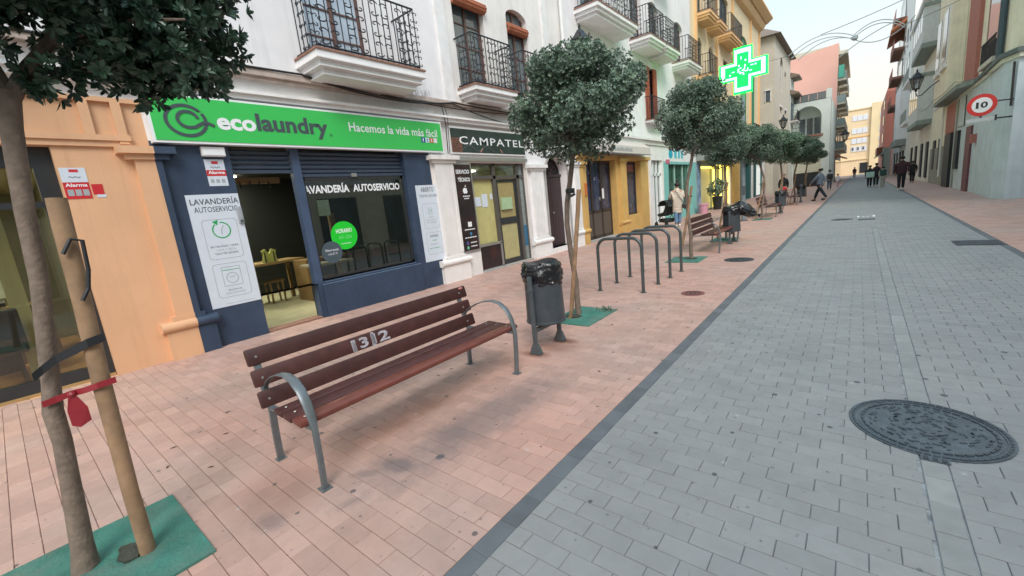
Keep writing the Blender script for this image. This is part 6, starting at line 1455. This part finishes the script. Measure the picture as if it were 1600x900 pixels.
# ================================================================ people
def skinmesh(name, V, E, Rr, m, parent, sub=1, mats=None):
    me = bpy.data.meshes.new(name); me.from_pydata(V, E, []); ob = bpy.data.objects.new(name, me); COL.objects.link(ob)
    sk = ob.modifiers.new('s', 'SKIN'); ly = me.skin_vertices[0] if me.skin_vertices else None
    for i, r in enumerate(Rr): me.skin_vertices[0].data[i].radius = (r, r) if not isinstance(r, tuple) else r
    me.skin_vertices[0].data[0].use_root = True
    sd_ = ob.modifiers.new('u', 'SUBSURF'); sd_.levels = sub; sd_.render_levels = sub
    dg = bpy.context.evaluated_depsgraph_get(); dg.update(); nm = bpy.data.meshes.new_from_object(ob.evaluated_get(dg))
    bpy.data.objects.remove(ob); nm.materials.clear(); nm.materials.append(m); nm.name = name
    nm.polygons.foreach_set('use_smooth', [True]*len(nm.polygons))
    o = bpy.data.objects.new(name, nm); COL.objects.link(o); o.parent = parent; return o
def person(label, x, y, h, face, top, legs, hair=(.02, .015, .012), stride=.12, arms=(.0, .0), coat=0.0, bag=None, bagcol=None, wide=1.0, shoe=(.6, .6, .6), lean=0.0, long_hair=False, toprough=.8, fold=None):
    """face: heading in degrees, 0 = walking away along +Y. Built facing +Y at the origin, then turned."""
    t = thing('person', label, 'person', (x, y, 0), R(face)); s = h/1.72
    hz, sz = .90*s, 1.40*s; sw = .165*s*wide; hw = .09*s
    def P3(a, b, c): return (a, b+lean*c, c)
    hand = []
    V = [P3(0, 0, hz), P3(0, .0, 1.12*s), P3(0, -.01, 1.30*s), P3(0, 0, 1.45*s), P3(0, .02, 1.52*s), P3(0, .03, 1.60*s), P3(0, .02, 1.68*s)]
    Rr = [.115*s, .11*s, .115*s, .055*s, .058*s, .088*s, .07*s]; E_ = [(i, i+1) for i in range(6)]
    for k, sg in enumerate((-1, 1)):
        n = len(V); st = stride*(1 if sg > 0 else -1)
        V += [P3(sg*hw, 0, hz-.05*s), P3(sg*hw*.95, st*.55, .48*s), P3(sg*hw*.9, st*.9-.04*abs(st)/.12*(sg < 0), .09*s + (.05*s if sg < 0 and stride > .2 else 0)), P3(sg*hw*1.1, st*.9+.13*s, .04*s)]
        Rr += [.085*s, .058*s, .042*s, .035*s]; E_ += [(0, n), (n, n+1), (n+1, n+2), (n+2, n+3)]
        n = len(V); ar = arms[k]
        el_ = P3(sg*(sw+.05*s), -st*.35+ar*.10, 1.12*s); ha_ = P3(sg*(sw+.03*s-abs(ar)*.05), -st*.7+ar*.38, (.88+abs(ar)*.22)*s)
        V += [P3(sg*sw, 0, sz-.04*s), el_, ha_, (ha_[0], ha_[1]+.04*s, ha_[2]-.08*s)]
        Rr += [.058*s, .043*s, .033*s, (.038*s, .02*s)]; E_ += [(2, n), (n, n+1), (n+1, n+2), (n+2, n+3)]
        for q in range(4):
            n2 = len(V); ox = (q-1.5)*.018*s; L_ = (.065, .078, .074, .058)[q]*s
            V += [(ha_[0]+ox*.6, ha_[1]+.045*s+ox, ha_[2]-.10*s), (ha_[0]+ox*.6-sg*.01*s, ha_[1]+.05*s+ox, ha_[2]-.10*s-L_)]; Rr += [.009*s, .007*s]; E_ += [(n+3, n2), (n2, n2+1)]
        n2 = len(V); V += [(ha_[0]-sg*.02*s, ha_[1]+.075*s, ha_[2]-.09*s)]; Rr += [.009*s]; E_ += [(n+3, n2)]
        hand.append(ha_)
    skinmesh('body', V, E_, Rr, SKIN, t, 1)
    cn = 'cloth_%d_%d_%d' % tuple(int(c*255) for c in top); ln = 'legs_%d_%d_%d' % tuple(int(c*255) for c in legs)
    tm = mat(cn, top, toprough, .12, 12, .3, 30); lm = mat(ln, legs, .85, .12, 14)
    # jacket and sleeves
    b0 = (hz-.07*s-coat)
    V2 = [P3(0, 0, b0-.05*s), P3(0, 0, b0+.06*s), P3(0, -.01, 1.28*s), P3(0, .01, 1.42*s), P3(0, .015, 1.50*s)]; R2 = [(.17*s*wide, .14*s), (.16*s*wide, .135*s), (.165*s*wide, .13*s), .095*s, .07*s]; E2 = [(0, 1), (1, 2), (2, 3), (3, 4)]
    for k, sg in enumerate((-1, 1)):
        st = stride*(1 if sg > 0 else -1); ar = arms[k]; n = len(V2); ha_ = hand[k]
        V2 += [P3(sg*sw, 0, sz-.075*s), P3(sg*(sw+.05*s), -st*.35+ar*.10, 1.12*s), (ha_[0], ha_[1], ha_[2]+.01)]; R2 += [.075*s, .06*s, .048*s]; E2 += [(2, n), (n, n+1), (n+1, n+2)]
    skinmesh('jacket', V2, E2, R2, tm, t, 2)
    V3 = [P3(0, 0, hz+.10*s), P3(0, 0, hz)]; R3 = [(.135*s*wide, .11*s), (.145*s*wide, .12*s)]; E3 = [(0, 1)]
    for k, sg in enumerate((-1, 1)):
        st = stride*(1 if sg > 0 else -1); n = len(V3)
        V3 += [P3(sg*hw, 0, hz-.12*s), P3(sg*hw*.95, st*.55, .48*s), P3(sg*hw*.9, st*.9-.04*abs(st)/.12*(sg < 0), .11*s+(.05*s if sg < 0 and stride > .2 else 0))]
        R3 += [.10*s, .076*s, .062*s]; E3 += [(1, n), (n, n+1), (n+1, n+2)]
    skinmesh('trousers', V3, E3, R3, lm, t, 2)
    sm = mat('shoe_%d' % int(shoe[0]*255), shoe, .6)
    for k, sg in enumerate((-1, 1)):
        st = stride*(1 if sg > 0 else -1); zb = .05*s if sg < 0 and stride > .2 else 0
        skinmesh('shoe', [(sg*hw*.9, st*.9-.06*s, .05*s+zb), (sg*hw*.95, st*.9+.05*s, .045*s+zb), (sg*hw*1.05, st*.9+.17*s, .035*s+zb)], [(0, 1), (1, 2)], [(.062*s, .065*s), (.06*s, .06*s), (.055*s, .045*s)], sm, t, 1)
    hm = mat('hair_%d' % int(hair[0]*255), hair, .6, .2, 30)
    HV = [P3(0, -.035, 1.53*s), P3(0, -.03, 1.61*s), P3(0, -.01, 1.69*s)]; HR = [.10*s, .118*s, .115*s]; HE = [(0, 1), (1, 2)]
    if long_hair: HV += [P3(0, -.06*s, 1.50*s), P3(0, -.08*s, 1.38*s)]; HR += [.075*s, .05*s]; HE += [(0, 2), (2, 3)]
    skinmesh('hair', HV, HE, HR, hm, t, 1)
    # simple features on the face side
    mb = MB()
    for sg in (-1, 1): mb.lathe([(.001, -.008*s), (.010*s, 0), (.001, .008*s)], (sg*.032*s, .117*s, 1.605*s), 6)
    e = mb.build('eyes', PRINTB, None); e.parent = t
    e = MB().add([(0, .115*s, 1.60*s), (-.014*s, .11*s, 1.565*s), (.014*s, .11*s, 1.565*s), (0, .138*s, 1.567*s)], [(0, 1, 3), (0, 3, 2), (1, 2, 3)]).box(-.022*s, .022*s, .10*s, .113*s, 1.535*s, 1.543*s).build('nose_and_mouth', SKIN, None); e.parent = t
    return t, hand, s
def world_thing(t, off):  # point in the person's own axes -> world
    return t.location + Matrix.Rotation(t.rotation_euler.z, 3, 'Z') @ Vector(off)
w1, hnd, s = person('woman in a long cream padded coat and blue jeans pushing a pushchair', -5.46, 17.1, 1.72, 35, (.62, .55, .46), (.12, .22, .36), coat=.28, wide=1.25, stride=.08, arms=(.8, .8), shoe=(.7, .68, .66))
COATL = mat('coat_seam', (.46, .40, .33), .8)
for k in range(8):
    mb = MB(); z = .66+.095*k; rx, ry = .178-.002*k, .146
    mb.tube([(rx*math.cos(6.283*q/20), ry*math.sin(6.283*q/20), z) for q in range(21)], .005, 4, caps=False); e = mb.build('quilting_seam', COATL, None); e.parent = w1
e = MB().lathe([(.001, 0), (.05, .02), (.055, .06), (.02, .10)], (0, -.02, 1.70), 10).build('hair_bun', MATS['hair_5'], None); e.parent = w1
o = thing('shoulder_bag', 'small black bag slung diagonally across the cream coat', 'bag', tuple(w1.location)); o.rotation_euler = w1.rotation_euler
e = MB().tube([(-.12, -.155, 1.40), (0.0, -.165, 1.2), (.15, -.15, .98), (.2, -.12, .88)], .012, 6).build('strap', BLACKM, None); e.parent = o
e = MB().box(.13, .30, -.22, -.12, .70, .88, ch=.03).build('pouch', BLACKM, None); e.parent = o
# pushchair
st = thing('pushchair', 'black folding pushchair with hood in front of the woman in the cream coat', 'pushchair', (-5.95, 17.25, 0)); st.rotation_euler = (0, 0, R(55))
def lp(mb, n, m_, sm=False): e = mb.build(n, m_, None, smooth=sm); e.parent = st
for x in (-.24, .24):
    for y in (-.32, .34):
        lp(MB().lathe([(.03, -.02), (.10, -.02), (.115, 0), (.10, .02), (.03, .02)], (x, y, .115), 16, m=Matrix.Rotation(R(90), 3, 'Y')), 'wheel', BLACKM)
    lp(MB().tube([(x, .34, .12), (x, -.1, .55), (x, -.50, 1.02)], .014, 6), 'side_tube', DARKM); lp(MB().tube([(x, -.32, .12), (x, .05, .52)], .014, 6), 'rear_tube', DARKM)
lp(MB().tube([(-.24, -.50, 1.02), (.24, -.50, 1.02)], .018, 8), 'handle', BLACKM)
FAB = mat('dark_green_black_fabric', (.018, .030, .030), .8, .15, 10)
lp(MB().prism([(-.18, .50), (.20, .42), (.30, .50), (.22, .54), (-.12, .60), (-.30, .95), (-.36, .92)], 'x', -.22, .22), 'seat', FAB)
hd_ = MB(); 
for k in range(9):
    a0, a1 = R(20+16*k), R(20+16*(k+1)); p = [(-.12+.36*math.cos(a), .72+.34*math.sin(a)) for a in (a0, a1)]
    hd_.prism([p[0], p[1], (-.12+.34*math.cos(a1), .72+.32*math.sin(a1)), (-.12+.34*math.cos(a0), .72+.32*math.sin(a0))], 'x', -.24, .24)
lp(hd_, 'hood', FAB); lp(MB().box(-.20, .20, -.25, .22, .18, .34, ch=.04), 'basket', FAB)
person('broad person in a maroon jumper and black trousers walking away on the right', 1.873, 33.3, 1.92, 0, (.05, .018, .028), (.012, .013, .018), wide=1.35, stride=.10, shoe=(.75, .75, .75))
pb = person('person in black with a pale teal bag walking away mid road', .60, 41.4, 1.62, 0, (.015, .016, .02), (.012, .012, .016), wide=1.25, stride=.10, shoe=(.35, .35, .4))
bg_ = thing('shoulder_bag', 'pale teal shoulder bag carried by the person in black', 'bag', (.62, 41.2, .8)); MB().box(.38, .86, 41.10, 41.22, .72, 1.12, ch=.05).build('bag_body', mat('pale_teal_bag', (.42, .60, .56), .7), bg_); MB().tube([(.45, 41.16, 1.1), (.58, 41.2, 1.38), (.75, 41.16, 1.1)], .012, 5).build('strap', BLACKM, bg_)
person('taller dark haired person beside the one with the teal bag, in a dark coat', .98, 42.3, 1.75, 0, (.03, .022, .03), (.015, .015, .02), stride=.1)
person('person in a white top carrying a dark green backpack, walking away', 1.27, 39.5, 1.45, 0, (.55, .56, .54), (.38, .37, .34), stride=.12, wide=1.1)
bp_ = thing('backpack', 'dark green backpack worn over the white top', 'backpack', (1.27, 39.3, 1.0)); MB().box(1.09, 1.45, 39.24, 39.42, .80, 1.22, ch=.06).build('pack', mat('dark_green_pack', (.02, .07, .06), .7), bp_); MB().box(1.14, 1.40, 39.19, 39.245, .84, 1.0, ch=.02).build('front_pocket', MATS['dark_green_pack'], bp_)
person('person all in black close to the right hand wall', 3.0, 43.1, 1.62, 10, (.012, .016, .018), (.010, .012, .014), wide=1.2, stride=.06, shoe=(.3, .32, .3))
person('person striding across the left pavement edge in a blue grey jacket and dark trousers', -1.60, 28.2, 1.72, 60, (.16, .20, .26), (.014, .022, .034), stride=.34, shoe=(.03, .03, .04), wide=1.1, arms=(.3, .3))
person('person with a dark bag walking behind the one in the blue grey jacket', -1.84, 43.2, 1.62, 0, (.42, .42, .44), (.10, .13, .18), stride=.16)
bb = thing('shoulder_bag', 'black rucksack on the grey topped walker on the left', 'bag', (-1.8, 43.0, 1.1)); MB().box(-1.98, -1.62, 42.92, 43.08, .85, 1.28, ch=.06).build('pack', BLACKM, bb)
person('small child in white with pale pink trousers on the left pavement edge', -1.45, 47.8, 1.20, 0, (.70, .68, .72), (.50, .36, .40), stride=.14, shoe=(.7, .7, .7))
person('distant person in dark red near the foot of the yellow building', -.6, 88, 1.7, 0, (.10, .025, .04), (.02, .02, .03), stride=.08)
person('person in a black top and bright red trousers by the white doorway behind a bin', -3.24, 28.2, 1.66, 200, (.015, .016, .016), (.75, .04, .05), coat=-.16, stride=.05, shoe=(.1, .1, .1))
